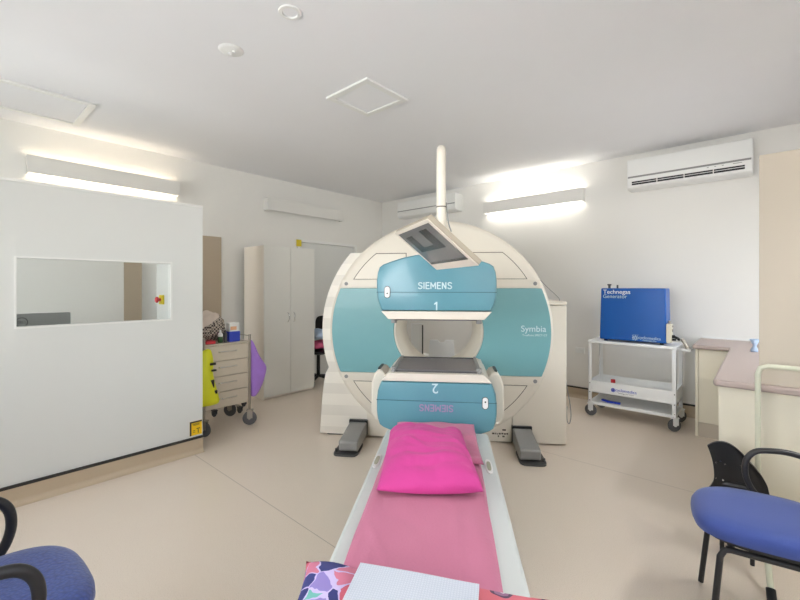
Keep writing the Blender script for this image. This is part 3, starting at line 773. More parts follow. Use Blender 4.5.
# detector heads
def head_outline(k=1.0, arch=True):
    half = [(.333,.052),(.345,.075),(.360,.12),(.366,.18),(.366,.24),(.360,.29),(.348,.325),(.325,.342),(.27,.362),(.20,.384),(.12,.400),(.0,.408)]
    R_ = [(x_*k, t_) for x_, t_ in half]
    return R_ + [(-x_, t_) for x_, t_ in R_[-2::-1]]
def head(label, zf, sgn):
    """zf: height of the detector face; sgn +1 grows upward"""
    root = bpy.data.objects.new('detector_head', None); C.objects.link(root); root.parent = G
    root.location = (.017, -1.21, zf); root.rotation_euler = (0, 0 if sgn > 0 else PI, 0); root['label'] = label
    YD = .52
    bm = BM(); O = head_outline()
    # shell: slightly rounded front by stacking insets
    rings = []
    cx_, cz_ = 0, .22
    for (sc, yy) in ((.955,.0),(.975,.004),(.99,.014),(1.0,.035),(1.0,YD)):
        rings.append([bm.verts.new((p[0]*sc, yy, cz_+(p[1]-cz_)*sc)) for p in O])
    n = len(O)
    for a, b in zip(rings, rings[1:]):
        for k in range(n): bm.faces.new([a[k], a[(k+1)%n], b[(k+1)%n], b[k]])
    bm.faces.new(rings[0][::-1]); bm.faces.new(rings[-1]); bmesh.ops.recalc_face_normals(bm, faces=bm.faces[:])
    obj('head_shell', bm, teal_head_m, root, smooth='auto')
    bm = BM(); prism(bm, [(-.372,.150),(-.370,.30),(-.352,.335),(-.34,.335),(-.35,.10),(-.36,.10)], .05, .056, 'y')
    bm.free()
    bm = BM(); box(bm, -.362, .362, -.0012, .03, .166, .1695); obj('shell_seam', bm, tealseam_m, root)
    # white tray
    bm = BM(); prism(bm, [(-.29,.0),(.29,.0),(.335,.050),(-.335,.050)], .003, YD+.08, 'y'); obj('collimator_tray', bm, cream_m, root, bevel=.004)
    bm = BM(); box(bm, -.250, .250, .06, .50, -.010, .0); obj('collimator', bm, coll_m, root)
    bm = BM()
    for s in (-1, 1): box(bm, s*.262-.010, s*.262+.010, .03, .53, -.022, .0)
    for s in (-1, 1): box(bm, s*.262-.016, s*.262+.016, .05, .08, -.028, .0)
    obj('side_rail', bm, grey_m, root, bevel=.002)
    bm = BM(); box(bm, -.27, .27, .51, .53, -.015, 0); box(bm, -.25,.25,.045,.058,-.006,0); obj('edge_strip', bm, darkgrey_m, root)
    # pill shaped indicator
    bm = BM(); P = [(.016*math.cos(a)-.295, .168+ (.018 if math.sin(a) >= 0 else -.018)+.016*math.sin(a)) for a in [2*PI*k/24 for k in range(24)]]
    prism(bm, P, -.006, .004, 'y'); ind = obj('indicator', bm, white_m, root, bevel=.002)
    bm = BM(); cyl(bm, (-.295,0,.160), .005, -.0075, -.004, 'y', 12); obj('indicator_dot', bm, black_m, ind)
    bm = BM(); P2 = [((p[0]+.295)*1.22-.295, (p[1]-.168)*1.12+.168) for p in P]; prism(bm, P2, -.002, .004, 'y'); obj('indicator_bezel', bm, darkgrey_m, ind)
    # white cheek line on the side edge and carrying arm
    hw = .34 if sgn > 0 else .455
    bm = BM()
    if sgn > 0: prism(bm, [(-hw,.08),(hw,.08),(hw,.33),(-hw,.33)], YD, 1.215, 'y')
    else:
        prism(bm, [(-.36,.11),(.36,.11),(.36,.34),(-.36,.34)], YD, 1.215, 'y')
        for q in (-1, 1): prism(bm, [(q*.31,.075),(q*.35,.022),(q*.372,.014),(q*.40,.03),(q*.425,.10),(q*.428,.30),(q*.40,.35),(q*.31,.35)], .16, .38, 'y')
    arm = obj('head_carrier', bm, cream_m, root, bevel=.012, seg=3)
    if sgn < 0:
        for s in (-1, 1):
            bm = BM(); box(bm, s*.379-.008, s*.379+.008, .20, .34, .008, .022); obj('carrier_slot', bm, black_m, arm)
    return root
h1 = head('upper detector head, number 1, reading SIEMENS upright', 1.200, 1)
h2 = head('lower detector head, number 2, with its lettering upside down', .867, -1)
bm = BM(); strokes(bm, 'SIEMENS', .037, .0068, .0, .190, -.0018, .0, 1.0); obj('lettering', bm, letter_m, h1)
bm = BM(); strokes(bm, '1', .048, .0085, .004, .058, -.0018, .0, 1.0); obj('numeral', bm, letter_m, h1)
bm = BM(); strokes(bm, 'SIEMENS', .037, .0068, .0, .190, -.0018, .0, 1.0); obj('lettering', bm, pinklet_m, h2)
text('numeral', '2', .085, letter_m, h2, T(.003,-.001,.085) @ RX90, .0008, bold=.0006)
# monitor arm and monitor (built in scanner coordinates)
def cam2g(x_, y_, z_):
    X_, Y_ = W(x_, y_); dx, dy = X_-GX, Y_-GY; c_, s_ = math.cos(-GR), math.sin(-GR)
    return Vector((dx*c_-dy*s_, dx*s_+dy*c_, z_))
bm = BM(); 
pA = cam2g(.395, 3.93, 1.98); pB = cam2g(.186, 1.85, 2.025); pC = cam2g(.186, 1.85, 1.64)
tube(bm, [pA, cam2g(.375,3.70,2.04), cam2g(.30, 2.95, 2.045), cam2g(.205, 2.03, 2.045), cam2g(.19,1.88,2.025), cam2g(.186,1.85,1.95), cam2g(.186,1.85,1.80), pC], .021, 16, smooth=6)
marm = obj('monitor_arm', bm, cream_m, G, smooth='auto')
bm = BM(); 
q0 = cam2g(.186,1.85,1.762); cyl(bm, (q0.x,q0.y,0), .0225, 1.760, 1.765, 'z', 24); obj('arm_joint', bm, seam_m, marm)
bm = BM(); tube(bm, [q0+Vector((.022,0,.02)), q0+Vector((.026,0,-.02)), q0+Vector((.032,.0,-.07)), q0+Vector((.045,.01,-.11))], .003, 8, smooth=4); obj('cable', bm, grey_m, marm)
BL = Vector((.176,1.97,1.482)); w_ = Vector((.30,-.95,0)).normalized()*.415; u_ = Vector((-.200,-.063,.170))
nrm = w_.cross(u_).normalized()
Wl, Ul = w_.length, u_.length
def to_g(vec): return cam2g(vec.x, vec.y, vec.z)-cam2g(0,0,0)
Mo = Matrix((to_g(w_.normalized()).to_tuple()+(0,), to_g(u_.normalized()).to_tuple()+(0,), to_g(nrm).to_tuple()+(0,), (0,0,0,1))).transposed()
o0 = cam2g(*BL); Mm = T(*o0) @ Mo
def mon(name, boxes, m_, par, bev=0):
    bm = BM()
    for b in boxes: box(bm, *b)
    bm.transform(Mm); bmesh.ops.recalc_face_normals(bm, faces=bm.faces[:]); return obj(name, bm, m_, par, bevel=bev)
mn = mon('monitor_housing', [(0, Wl, 0, Ul, -.026, -.004)], monside_m, marm, .004)
mon('bezel', [(.0, Wl-.002, 0, Ul, -.004, 0)], cream_m, marm, .0015)
mon('screen', [(.022, Wl-.022, .042, Ul-.016, -.002, .0012)], screen_m, marm)
mon('screen_windows', [(.065, .14, .125, .225, .0012, .0018), (.25, .33, .125, .235, .0012, .0018), (.14, .25, .125, .150, .0012, .0018), (.022, Wl-.022, .042, .055, .0012, .0018)], screen_dk, marm)
mon('monitor_back', [(.14, .34, .05, .15, -.050, -.026)], cream_m, marm, .01)
# power lead at the right of the cabinet
bm = BM(); tube(bm, [(1.118,.10,.62),(1.13,.08,.50),(1.15,.06,.36),(1.155,.05,.25),(1.14,.05,.19),(1.125,.06,.22),(1.125,.06,.34)], .004, 8, smooth=5); obj('cable', bm, grey_m, G, smooth='auto')
bm = BM(); tube(bm, [(.90,.10,1.47),(.97,.12,1.40),(1.06,.2,1.33),(1.10,.22,1.29),(1.10,.22,1.27)], .003, 8, smooth=4); obj('cable', bm, grey_m, G, smooth='auto')

# rear support seen through the bore
def glob(x_, y_):
    c_, s_ = math.cos(GR), math.sin(GR); return (GX+x_*c_-y_*s_, GY+x_*s_+y_*c_)
rx, ry = glob(.01, 1.15)
t = thing('rear_bed_support', 'white rear bed support with notched headrest seen through the bore', 'bed support', (rx, ry, 0), GR)
bm = BM(); box(bm, -.18, .18, -.1, .3, 0, .08); obj('base', bm, white_m, t, bevel=.01)
bm = BM(); box(bm, -.08, .08, .0, .2, .08, .52); obj('column', bm, white_m, t, bevel=.008)
bm = BM(); box(bm, -.36, .36, -.1, .25, .52, .57); obj('tray', bm, white_m, t, bevel=.01)
bm = BM(); prism(bm, [(-.155,.57),(.155,.57),(.140,.775),(.045,.775),(.02,.745),(-.02,.745),(-.045,.775),(-.140,.775)], -.04, .0, 'y'); obj('headrest', bm, white_steel_m, t, bevel=.006)
bm = BM(); box(bm, -.36, -.23, -.06, -.02, .57, .97); v_ = obj('side_panel', bm, white_steel_m, t, bevel=.005)
bm = BM(); box(bm, -.230, -.216, -.064, -.03, .60, .95); obj('panel_edge', bm, darkgrey_m, v_)

# ================================================================ PATIENT TABLE
t = thing('patient_table', 'long white scanner table running from the scanner towards the viewer', 'examination table', (GX, GY, 0), GR)
ZT = .52
x0, x1, y0, y1 = -.287, .333, -3.32, -1.225
bm = BM(); prism(bm, [(x0,ZT-.012),(x0+.012,ZT),(-.222,ZT),(-.222,ZT-.03),(.246,ZT-.03),(.246,ZT),(x1-.012,ZT),(x1,ZT-.012),(x1,ZT-.075),(x1-.03,ZT-.10),(x0+.03,ZT-.10),(x0,ZT-.075)], y0, y1, 'y')
obj('table_top', bm, table_m, t, bevel=.004)
bm = BM(); box(bm, -.16, .20, -2.75, -.05, .26, .38); box(bm, -.14, .18, -2.5, -1.4, .38, ZT-.10); obj('lift_beam', bm, white_m, t, bevel=.01)
bm = BM(); box(bm, -.22, .26, -2.6, -1.5, 0, .07); box(bm, -.12, .16, -2.4, -1.7, .07, .26); obj('pedestal', bm, grey_m, t, bevel=.012)
for s, xc in ((-1, -.262), (1, .293)):
    for yy in (-1.68,):
        bm = BM(); P = [(xc+px*1, yy+py) for (px, py) in superell(.034,.16,2.6,28)]
        prism(bm, P, ZT-.001, ZT+.004, 'z'); r_ = obj('rail_catch', bm, white_m, t, bevel=.002)
        bm = BM(); P = [(xc+px, yy+py) for (px, py) in superell(.020,.10,3,24)]; prism(bm, P, ZT+.004, ZT+.0055, 'z'); obj('catch_insert', bm, olive_m, r_)
# sheet covered mattress
bm = BM(); nx, ny = 40, 150
g = {}
for i in range(nx+1):
    for j in range(ny+1):
        a = -1+2*i/nx; X = .012+a*.243; Y = -3.28+(2.04)*j/ny
        e_ = 1-abs(a)**8
        wv = .005*noise.noise(Vector((X*9, Y*3, 0)))+.006*abs(noise.noise(Vector((X*5+Y*3, Y*4, 4))))+.006*noise.noise(Vector((X*22, Y*2.2, 7)))*abs(a)**3
        g[i,j] = bm.verts.new((X+(.004*noise.noise(Vector((0, Y*5, a)))*abs(a)), Y, ZT+.006+.030*max(0,e_)**.5+(wv*2.4+.010*abs(math.sin((X*1.2+Y*.5)*13+3*noise.noise(Vector((X*5,Y*3,9)))))**10*max(0,noise.noise(Vector((X*4,Y*4,5)))+.25))*max(.1, min(1,3*e_))))
for i in range(nx):
    for j in range(ny): bm.faces.new([g[i,j], g[i+1,j], g[i+1,j+1], g[i,j+1]])
r = bmesh.ops.extrude_face_region(bm, geom=bm.faces[:])
for v in r['geom']:
    if isinstance(v, bmesh.types.BMVert): v.co.z = ZT+.0005
bmesh.ops.recalc_face_normals(bm, faces=bm.faces[:])
o = tag(obj('mattress', bm, rose_m, smooth='auto'), 'rose pink sheet-covered mattress pad lying on the white table', 'mattress'); o.location = (GX, GY, 0); o.rotation_euler = (0,0,GR)
def place(o, x_, y_, z_, rz=0, rx=0, ry=0):
    X_, Y_ = glob(x_, y_); o.location = (X_, Y_, z_); o.rotation_euler = (rx, ry, GR+rz)
bm = BM(); pillow(bm, .46, .52, .06, 2, .007, 40, .03, under=.12, fold=.006)
o = tag(obj('rose_pillow', bm, rose_m, smooth=True), 'flat rose pink pillow beneath the bright pink pillow', 'pillow'); place(o, .025, -1.51, .572, .03, rx=.03)
bm = BM(); pillow(bm, .43, .56, .17, 11, .010, 80, .025, fr=7, under=.15, fold=.014, taper=.12, bulge=.03)
o = tag(obj('pink_pillow', bm, hotpink_m, smooth=True), 'bright magenta pink creased pillow in the middle of the table', 'pillow'); place(o, -.002, -1.80, .603, .09, rx=.07)
bm = BM(); pillow(bm, .68, .46, .10, 21, .006, 50, .15)
o = tag(obj('patterned_pillow', bm, print_m, smooth=True), 'pillow with navy, mint and coral printed case at the near end of the table', 'pillow'); place(o, .008, -2.845, .612, -.10)
# folded waffle cloth
bm = BM(); n = 30; g = {}
for i in range(n+1):
    for j in range(n+1):
        X = -.15+.30*i/n; Y = -.21+.42*j/n
        g[i,j] = bm.verts.new((X, Y, .010+.004*noise.noise(Vector((X*6, Y*6, 2)))))
for i in range(n):
    for j in range(n): bm.faces.new([g[i,j], g[i+1,j], g[i+1,j+1], g[i,j+1]])
r = bmesh.ops.extrude_face_region(bm, geom=bm.faces[:])
for v in r['geom']:
    if isinstance(v, bmesh.types.BMVert): v.co.z -= .014
bmesh.ops.recalc_face_normals(bm, faces=bm.faces[:])
o = tag(obj('waffle_towel', bm, waffle_m, smooth='auto'), 'folded white waffle-weave towel on top of the patterned pillow', 'towel'); place(o, -.002, -2.912, .680, -.12)

# ================================================================ WHITE TROLLEY + BLUE MACHINE
x0, x1, y0, y1 = -1.42, -.615, 4.70, 5.12
tx, ty = (x0+x1)/2, (y0+y1)/2; hx, hy = (x1-x0)/2, (y1-y0)/2
t = thing('equipment_trolley', 'white enamelled steel trolley on castors carrying the blue machine', 'trolley', (tx, ty, 0))
bm = BM(); box(bm, -hx-.005, hx+.005, -hy-.005, hy+.005, .795, .822); obj('top_shelf', bm, white_steel_m, t, bevel=.004)
for sx in (-1, 1):
    for sy in (-1, 1):
        bm = BM(); xa = sx*hx; ya = sy*hy
        box(bm, min(xa, xa-sx*.036), max(xa, xa-sx*.036), min(ya, ya-sy*.003), max(ya, ya-sy*.003), .125, .795)
        box(bm, min(xa, xa-sx*.003), max(xa, xa-sx*.003), min(ya, ya-sy*.036), max(ya, ya-sy*.036), .125, .795)
        p_ = obj('post', bm, white_steel_m, t)
        bm = BM(); 
        for zz in (.36, .26, .17): cyl(bm, (xa-sx*.016, ya, zz), .005, (0 if sy > 0 else -.003), (.003 if sy > 0 else 0), 'y', 10)
        obj('bolt', bm, darkgrey_m, p_)
bm = BM(); a, b = hx-.004, hy-.004
box(bm, -a, a, -b, b, .258, .264); box(bm, -a, a, -b, -b+.004, .258, .388); box(bm, -a, a, b-.004, b, .258, .388); box(bm, -a, -a+.004, -b+.004, b-.004, .258, .388); box(bm, a-.004, a, -b+.004, b-.004, .258, .388)
tr = obj('deep_tray', bm, white_steel_m, t)
bm = BM(); lathe(bm, [(.016,0),(.016,.002),(.021,.002),(.021,0)], 20, 'y', (-.155,-b-.0025,.315), close=True)
for k in range(6): an = PI*k/6; box(bm, -.019, .019, -.0015, .0, -.002, .002, T(-.155,-b-.0005,.315) @ Matrix.Rotation(an,4,'Y'))
obj('emblem', bm, tissue_blue_m, tr)
text('lettering', 'cyclomedica', .040, tissue_blue_m, tr, T(-.035,-b-.001,.320) @ RX90, .0006)
text('small_lettering', 'Technegas Plus System', .016, grey_m, tr, T(-.035,-b-.001,.290) @ RX90, .0006)
bm = BM(); box(bm, -a, a, -b, b, .130, .160)
obj('bottom_shelf', bm, white_steel_m, t)
for sx in (-1, 1):
    for sy in (-1, 1): castor(t, sx*(hx-.02), sy*(hy-.02), .061, z_top=.136, ang=.3+.4*sx)
bm = BM(); box(bm, hx, hx+.10, -.10, .06, .775, .782); box(bm, hx+.095, hx+.10, -.10, .06, .782, .80); box(bm, hx, hx+.1, -.105, -.10, .775, .80); obj('side_tray', bm, white_steel_m, t)
# small items in the trolley
rb = thing('small_bottle', 'small white bottle with red cap in the deep tray of the white trolley', 'bottle', (tx-.17, ty-.15, .2645))
bm = BM(); cyl(bm, (0,0,0), .02, 0, .115); obj('body', bm, white_m, rb, smooth='auto')
bm = BM(); cyl(bm, (0,0,0), .022, .115, .15); obj('cap', bm, red_m, rb, bevel=.002)
bm = BM(); box(bm, -.02, .11, -.014, .014, 0, .02); box(bm, -.09, -.005, -.014, .014, .0, .02, Matrix.Rotation(-.5,4,'Z'))
o = tag(obj('blue_scraper', bm, bluepen_m, bevel=.003), 'bent blue plastic tool on the bottom shelf of the white trolley', 'tool'); o.location = (tx-.21, ty-.15, .1605)
# machine
mx0, mx1 = -1.315, -.70; my = 4.735; md = .26
t = thing('technegas_generator', 'bright blue box-shaped machine with white lettering on the white trolley', 'medical machine', ((mx0+mx1)/2, my, .822))
hw = (mx1-mx0)/2
bm = BM()
vs = box(bm, -hw, hw, 0, md, .02, .565)
for v in bm.verts:
    if v.co.z > .3: v.co.x *= .965; v.co.y = .012+(v.co.y)*.90
bmesh.ops.recalc_face_normals(bm, faces=bm.faces[:])
mc = obj('casing', bm, blue_m, t, bevel=.012, seg=3)
bm = BM()
for (px, py) in ((-hw+.05,.05),(hw-.05,.05),(-hw+.05,md-.05),(hw-.05,md-.05)): cyl(bm, (px, py, 0), .018, 0, .022)
obj('rubber_foot', bm, black_m, t)
SL = math.atan(.012/.545)
Mt = lambda x_, z_: T(x_, .012*(z_/.565)-.0022, z_) @ Matrix.Rotation(-SL, 4, 'X') @ RX90
text('lettering', 'Technegas', .062, white_steel_m, mc, Mt(-hw+.165, .525), .0006, bold=.0004, label='bold white lettering')
text('lettering', 'Generator', .054, letter_m, mc, Mt(-hw+.148, .477), .0006, label='thin pale lettering')
text('lettering', 'cyclomedica', .040, letter_m, mc, Mt(.16, .062), .0006)
text('lettering', 'Technegas Plus', .020, letter_m, mc, Mt(.16, .035), .0006)
bm = BM(); 
for k in range(8): an = 2*PI*k/8; box(bm, .008, .026, -.0012, .0008, -.003, .003, T(.035,.0012,.055) @ Matrix.Rotation(an,4,'Y'))
box(bm, .008,.062,-.0002,.0014,.084,.086); box(bm,.008,.010,-.0002,.0014,.03,.086)
obj('emblem', bm, letter_m, mc)
bm = BM()
cyl(bm, (-.24,.12,0), .012, .563, .60); cyl(bm, (-.24,.12,0), .020, .595, .61); cyl(bm, (-.16,.12,0), .009, .563, .60)
obj('top_knob', bm, darkgrey_m, t)
bm = BM(); box(bm, hw-.005, hw+.038, .0, .10, .03, .215); sp_ = obj('connector_panel', bm, cab_m, t, bevel=.004)
bm = BM(); cyl(bm, (.0,.05,.09), .016, hw+.036, hw+.060, 'x', 16); cyl(bm, (.0,.05,.06), .010, hw+.036, hw+.07, 'x', 16); tube(bm, [(hw+.05,.05,.09),(hw+.09,.03,.075),(hw+.10,-.01,.07)], .012, 10, smooth=3); obj('hose_connector', bm, black_m, sp_)
bm = BM(); cyl(bm, (0,.05,.15), .014, hw+.036, hw+.046, 'x', 16); cyl(bm, (hw+.018,.05,0), .014, .215, .245); cyl(bm, (0,.05,.19), .008, hw+.036, hw+.046, 'x', 12); obj('port', bm, steel_m, sp_)
# pistol-like nozzle resting in the side tray
bm = BM(); tube(bm, [(.0,0,.10),(.025,-.01,.06),(.05,-.02,.012)], .016, 10); cyl(bm, (.05,-.02,0), .022, 0, .016)
tag(obj('hose_nozzle', bm, steel_m, smooth='auto'), 'small metal nozzle standing in the side tray of the white trolley', 'nozzle').location = (tx+hx+.02, ty-.02, .7825)
# power outlet on the wall
x, y = W((582-U0)/F_PX*5.11, 5.11)
bm = BM(); box(bm, -.055, .055, -.012, 0, -.035, .035); box(bm, -.035, -.015, -.016, -.012, .0, .02); box(bm, .015, .035, -.016, -.012, .0, .02)
o = tag(obj('power_outlet', bm, white_m, bevel=.003), 'white double power outlet low on the back wall beside the scanner', 'outlet'); o.location = (-1.72, YB, .60)

# ================================================================ BENCH
zb = .820
t = thing('rear_base_cabinet', 'cream base cabinet with two doors against the back wall', 'cabinet', (-.47, 4.72, 0))
bm = BM(); box(bm, 0, .022, 0, .60, 0, zb); box(bm, .022, 1.40, .02, .60, .13, zb); obj('body', bm, cab_m, t)
bm = BM(); box(bm, .022, 1.40, .012, .58, 0, .13); obj('kickboard', bm, beige_m, t)
for k in range(2):
    bm = BM(); box(bm, .026+.5*k, .522+.5*k, 0, .019, .135, zb-.004); obj('door', bm, cab_m, t, bevel=.0015)
t = thing('side_base_cabinet', 'cream base cabinet under the nearer arm of the L-shaped bench', 'cabinet', (-.19, 3.03, 0))
bm = BM(); box(bm, 0, 1.12, 0, .018, 0, zb); box(bm, .03, 1.12, .018, 1.675, .10, zb); obj('body', bm, cab_m, t)
bm = BM()
box(bm, -.485, .93, 4.68, YB-.001, zb+.001, zb+.038); 
bm.free()
out = [(-.49,4.685),(-.215,4.685),(-.215,3.02),(-.205,3.0),(.945,3.0),(.945,YB-.003),(-.49,YB-.003)]
bm = BM(); prism(bm, out, zb+.001, zb+.040, 'z'); wt = obj('worktop', bm, bench_m, bevel=.012, seg=3)
tag(wt, 'L-shaped mauve-beige laminate worktop over the cream cabinets', 'worktop')
bm = BM(); box(bm, -.47, .945, YB-.022, YB-.003, zb+.040, zb+.060); obj('upstand', bm, white_m, wt)
bm = BM(); box(bm, -.012, .945, 3.035, 3.08, zb+.0405, 2.135)
o = struct(obj('wall_bench_screen', bm, beige_m, bevel=.002))
# paper roll on bench
t = thing('paper_twist', 'small twist of white paper standing on the worktop by the beige screen', 'paper', W((754.5-U0)/F_PX*3.4, 3.4)+(zb+.040,))
bm = BM(); lathe(bm, [(.022,0),(.027,.015),(.013,.045),(.016,.06),(.032,.10),(.028,.105),(0,.08)], 14)
for v in bm.verts: v.co.x += .006*noise.noise(v.co*40)
obj('sheet', bm, bluecloth_m, t, smooth=True)

# ================================================================ WALKING FRAME
t = thing('walking_frame', 'cream tubular walking frame with black rubber tips beside the blue chair', 'walking frame', (0, 0, 0))
Ax, Ay = -.016, 2.86; X2 = .50
bm = BM()
tube(bm, [(Ax,Ay,.28),(Ax,Ay,.94),(Ax+.010,Ay,.975),(Ax+.04,Ay,.988),(X2-.04,Ay,.988),(X2-.012,Ay,.975),(X2,Ay,.94),(X2,Ay,.28)], .0125, 12)
obj('top_rail', bm, palegreen_m, t, smooth='auto')
for xx, fx in ((Ax,.05),(X2,-.05)):
    for (dy, dz) in ((-.41, 0), (.10, 0)):
        bm = BM(); e_ = Vector((xx+(fx if dy < 0 else 0), Ay+dy, .0)); s_ = Vector((xx, Ay, .42))
        q_ = e_+(s_-e_)*.06
        tube(bm, [s_, q_], .0125, 12); lg = obj('leg', bm, palegreen_m, t, smooth='auto')
        bm = BM(); tube(bm, [e_+Vector((0,0,.002)), e_+(s_-e_)*.09], .018, 12); obj('rubber_tip', bm, black_m, lg, smooth='auto')
bm = BM(); tube(bm, [(Ax,Ay,.30),(X2,Ay,.30)], .0105, 10); obj('cross_bar', bm, palegreen_m, t, smooth='auto')

# ================================================================ BLUE CHAIRS  (local +y = front)
def frame_chair(name, label, px, py, fx, fy, sw, sd, seatm, arms, hs=.47, aback=.19, ar=.0155):
    X_, Y_ = W(px, py); F_ = Vector(W(fx, fy)); rz = math.atan2(F_.y, F_.x)-PI/2
    t = thing(name, label, 'chair', (X_, Y_, 0), rz)
    bm = BM(); cushion(bm, superell(sw, sd, 3.0, 56), [(.90,hs-.062),(.97,hs-.055),(1.0,hs-.035),(.995,hs-.018),(.96,hs-.004),(.88,hs+.006),(.7,hs+.011),(.4,hs+.013),(.1,hs+.013)])
    for v in bm.verts:      # waterfall front edge
        if v.co.y > 0: v.co.z -= .05*(v.co.y/(sd/2))**3*.35
    obj('seat', bm, seatm, t, smooth='auto')
    bm = BM(); cushion(bm, superell(sw-.06, sd-.05, 3.0, 40), [(.8,hs-.088),(1,hs-.078),(1.02,hs-.060)]); obj('seat_pan', bm, black_m, t, smooth='auto')
    bm = BM()
    xr = sw/2-.05
    for s in (-1, 1): tube(bm, [(s*xr,-sd/2+.05,hs-.10),(s*xr,sd/2-.10,hs-.10)], .012, 10)
    for yy in (-sd/2+.08, sd/2-.12): tube(bm, [(-xr,yy,hs-.10),(xr,yy,hs-.10)], .012, 10)
    obj('seat_frame', bm, tube_m, t, smooth='auto')
    for s in (-1, 1):
        for q, yy, ye in ((1, sd/2-.10, sd/2-.05), (-1, -sd/2+.05, -sd/2-.04)):
            bm = BM(); tube(bm, [(s*xr,yy-q*.02,hs-.10),(s*(xr+.003),yy+q*.004,hs-.105),(s*(xr+.008),yy+q*.018,hs-.13),(s*(xr+.03),ye,.006)], .0115, 10)
            obj('leg', bm, tube_m, t, smooth='auto')
    xa = sw/2+.005
    for s in arms:
        bm = BM(); yf = sd/2-aback
        tube(bm, [(s*(xa-.04),yf-.14,hs-.095),(s*xa,yf-.11,hs-.06),(s*xa,yf-.035,hs-.01),(s*xa,yf-.003,hs+.06),(s*xa,yf-.005,hs+.13),(s*xa,yf-.035,hs+.175),(s*xa,yf-.085,hs+.19),(s*xa,yf-.16,hs+.192),(s*xa,-sd/2+.02,hs+.165),(s*(xa-.01),-sd/2-.03,hs+.12),(s*(xa-.03),-sd/2-.02,hs-.05),(s*xr,-sd/2+.06,hs-.10)], ar, 12, smooth=5)
        obj('armrest', bm, tube_m, t, smooth='auto')
    bm = BM()
    for s in (-1, 1): tube(bm, [(s*.15,-sd/2+.06,hs-.10),(s*.15,-sd/2-.03,hs-.02),(s*.15,-sd/2-.06,hs+.20)], .010, 8, smooth=4)
    obj('back_support', bm, tube_m, t, smooth='auto')
    bm = BM(); prism(bm, [(px_, pz_+hs+.26) for (px_, pz_) in superell(sw-.04,.30,3.2,36)], -sd/2-.055, -sd/2-.015, 'y')
    for v in bm.verts: v.co.y += .35*v.co.x**2-.12*(v.co.z-hs-.1)
    obj('backrest', bm, seatm, t, bevel=.012)
    return t
# left: front-edge middle at cam(-1.0,1.32)
fx, fy = .65, .76
frame_chair('armchair', 'blue textured visitor chair with black loop armrests at the left edge', -1.025-.235*fx, 1.345-.235*fy, fx, fy, .50, .47, seatm=seatblue_m, arms=(-1, 1), hs=.508, aback=.16)
fx, fy = -.85, .53
frame_chair('visitor_chair', 'smooth blue visitor chair with thin black tube legs at the right edge', 1.285-.24*fx, 1.785-.24*fy, fx, fy, .44, .50, seatm=plainblue_m, arms=(1,), hs=.478, aback=.215, ar=.0125)
# small black-backed chair behind
X_, Y_ = W(1.70, 2.04)
t = thing('black_backed_chair', 'low chair with black moulded plastic back and pale screws behind the blue chair', 'chair', (X_, Y_, 0), math.radians(4))
bm = BM(); n1, n2 = 16, 20; g = {}
for side in (0, 1):
    for i in range(n1+1):
        for j in range(n2+1):
            a = i/n1; b = -1+2*j/n2     # a across 0..1, b up -1..1
            xl = -.165+.030*(1-b*b)*1.3-.12*max(0,-b-.15)**1.3; xr = .06+.115*(1-((b+.55)/1.55)**2 if b > -.55 else 1)
            X = xl+(xr-xl)*a; Z = .41+.165*b-(.035*(2*a-.75)**2 if b > 0 else 0)*max(b,0)
            Yv = .05*(1-(2*a-1)**2)
            k = side*.018
            g[side,i,j] = bm.verts.new((X*.72-.012, Yv+k, Z+.02))
for i in range(n1):
    for j in range(n2):
        bm.faces.new([g[0,i,j], g[0,i+1,j], g[0,i+1,j+1], g[0,i,j+1]]); bm.faces.new([g[1,i,j+1], g[1,i+1,j+1], g[1,i+1,j], g[1,i,j]])
for i in range(n1):
    for j in (0, n2): bm.faces.new([g[0,i,j], g[0,i+1,j], g[1,i+1,j], g[1,i,j]])
for j in range(n2):
    for i in (0, n1): bm.faces.new([g[0,i,j], g[0,i,j+1], g[1,i,j+1], g[1,i,j]])
bmesh.ops.recalc_face_normals(bm, faces=bm.faces[:])
bk = obj('backrest', bm, black_m, t, smooth='auto')
for (sx_, sz_) in ((-.115,.475),(-.090,.482),(-.065,.468),(-.118,.395),(-.075,.385),(.025,.468)):
    a = (sx_+.135)/.31; yv = .09*(1-(2*a-1)**2)*.8
    bm = BM(); sz_ += .02; sx_ = sx_*.72-.012; cyl(bm, (sx_, 0, sz_), .004, (.05*(1-(2*a-1)**2))-.005, (.05*(1-(2*a-1)**2))+.012, 'y', 10); obj('screw', bm, chrome_m, bk)
bm = BM(); box(bm, -.09, .08, .03, .18, .36, .40); obj('seat', bm, black_m, t, bevel=.015)
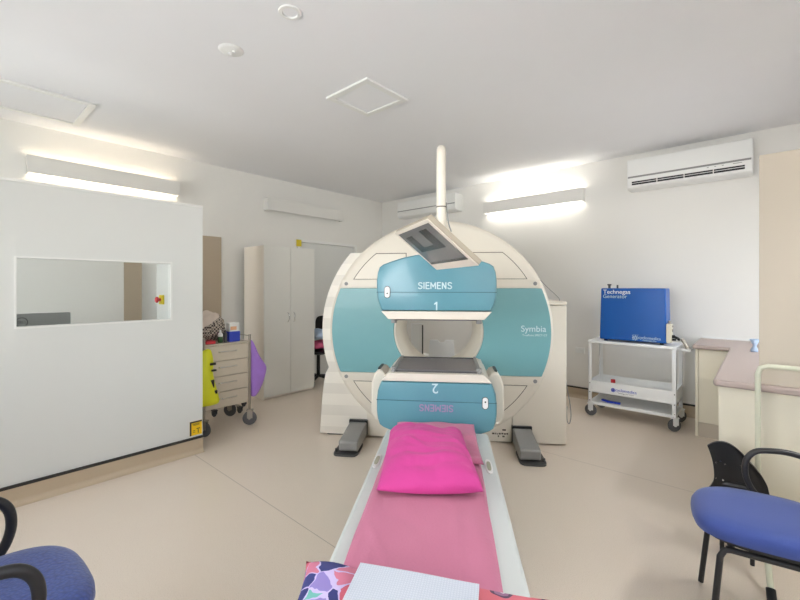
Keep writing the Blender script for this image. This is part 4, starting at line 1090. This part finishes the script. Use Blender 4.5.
bm = BM(); tube(bm, [(0,.0,.36),(0,.03,.30),(0,.12,.34)], .012, 10, smooth=3); obj('back_bracket', bm, tube_m, t)
for sx_ in (-.07, .05):
    for sy_ in (.05, .16):
        bm = BM(); tube(bm, [(sx_, sy_, .362), (sx_, sy_, .003)], .010, 10); obj('leg', bm, tube_m, t, smooth='auto')

# ================================================================ LIGHTS
def area(name, loc, rot, sx, sy, power, col=(1,1,1), spread=170):
    l = bpy.data.lights.new(name, 'AREA'); l.shape = 'RECTANGLE'; l.size = sx; l.size_y = sy; l.energy = power; l.spread = math.radians(spread); l.color = col
    o = bpy.data.objects.new(name, l); C.objects.link(o); o.location = loc; o.rotation_euler = rot
    return o
for w in WN: area('window_fill', ((w[0]+w[1])/2, YF-.02, 1.65), (PI/2+.05,0,0), w[1]-w[0]-.1, 1.3, 27, (.95,.975,1), 115)  # fill lamps set in the added front windows
for w, p_, sp_ in zip(RW, (8, 13), (130, 115)): area('window_fill', (XR+.02, (w[0]+w[1])/2, 1.65), (PI/2-.05,0,PI/2), w[1]-w[0]-.1, 1.3, p_, (.95,.975,1), sp_)  # weaker fill lamps set in the added right wall windows
w = bpy.data.worlds.new('world'); bpy.context.scene.world = w; w.use_nodes = True
nt = w.node_tree; bg = nt.nodes['Background']; sky = nt.nodes.new('ShaderNodeTexSky'); sky.sky_type = 'NISHITA'; sky.sun_disc = False; sky.sun_elevation = math.radians(40)
nt.links.new(sky.outputs[0], bg.inputs[0]); bg.inputs[1].default_value = .25

# ================================================================ CAMERA
cd = bpy.data.cameras.new('camera'); cam = bpy.data.objects.new('camera', cd); C.objects.link(cam)
cam.location = (0, 0, H); cam.rotation_euler = (PI/2, 0, A)
cd.sensor_width = 36; cd.lens = F_PX/800*36; cd.shift_y = -(300-V0)/800; cd.clip_start = .02
bpy.context.scene.camera = cam
sc = bpy.context.scene
sc.view_settings.view_transform = 'Standard'; sc.view_settings.look = 'None'; sc.view_settings.exposure = 0.08; sc.view_settings.gamma = 1
sc.view_settings.use_curve_mapping = False
sc.cycles.max_bounces = 8
sc.cycles.diffuse_bounces = 5
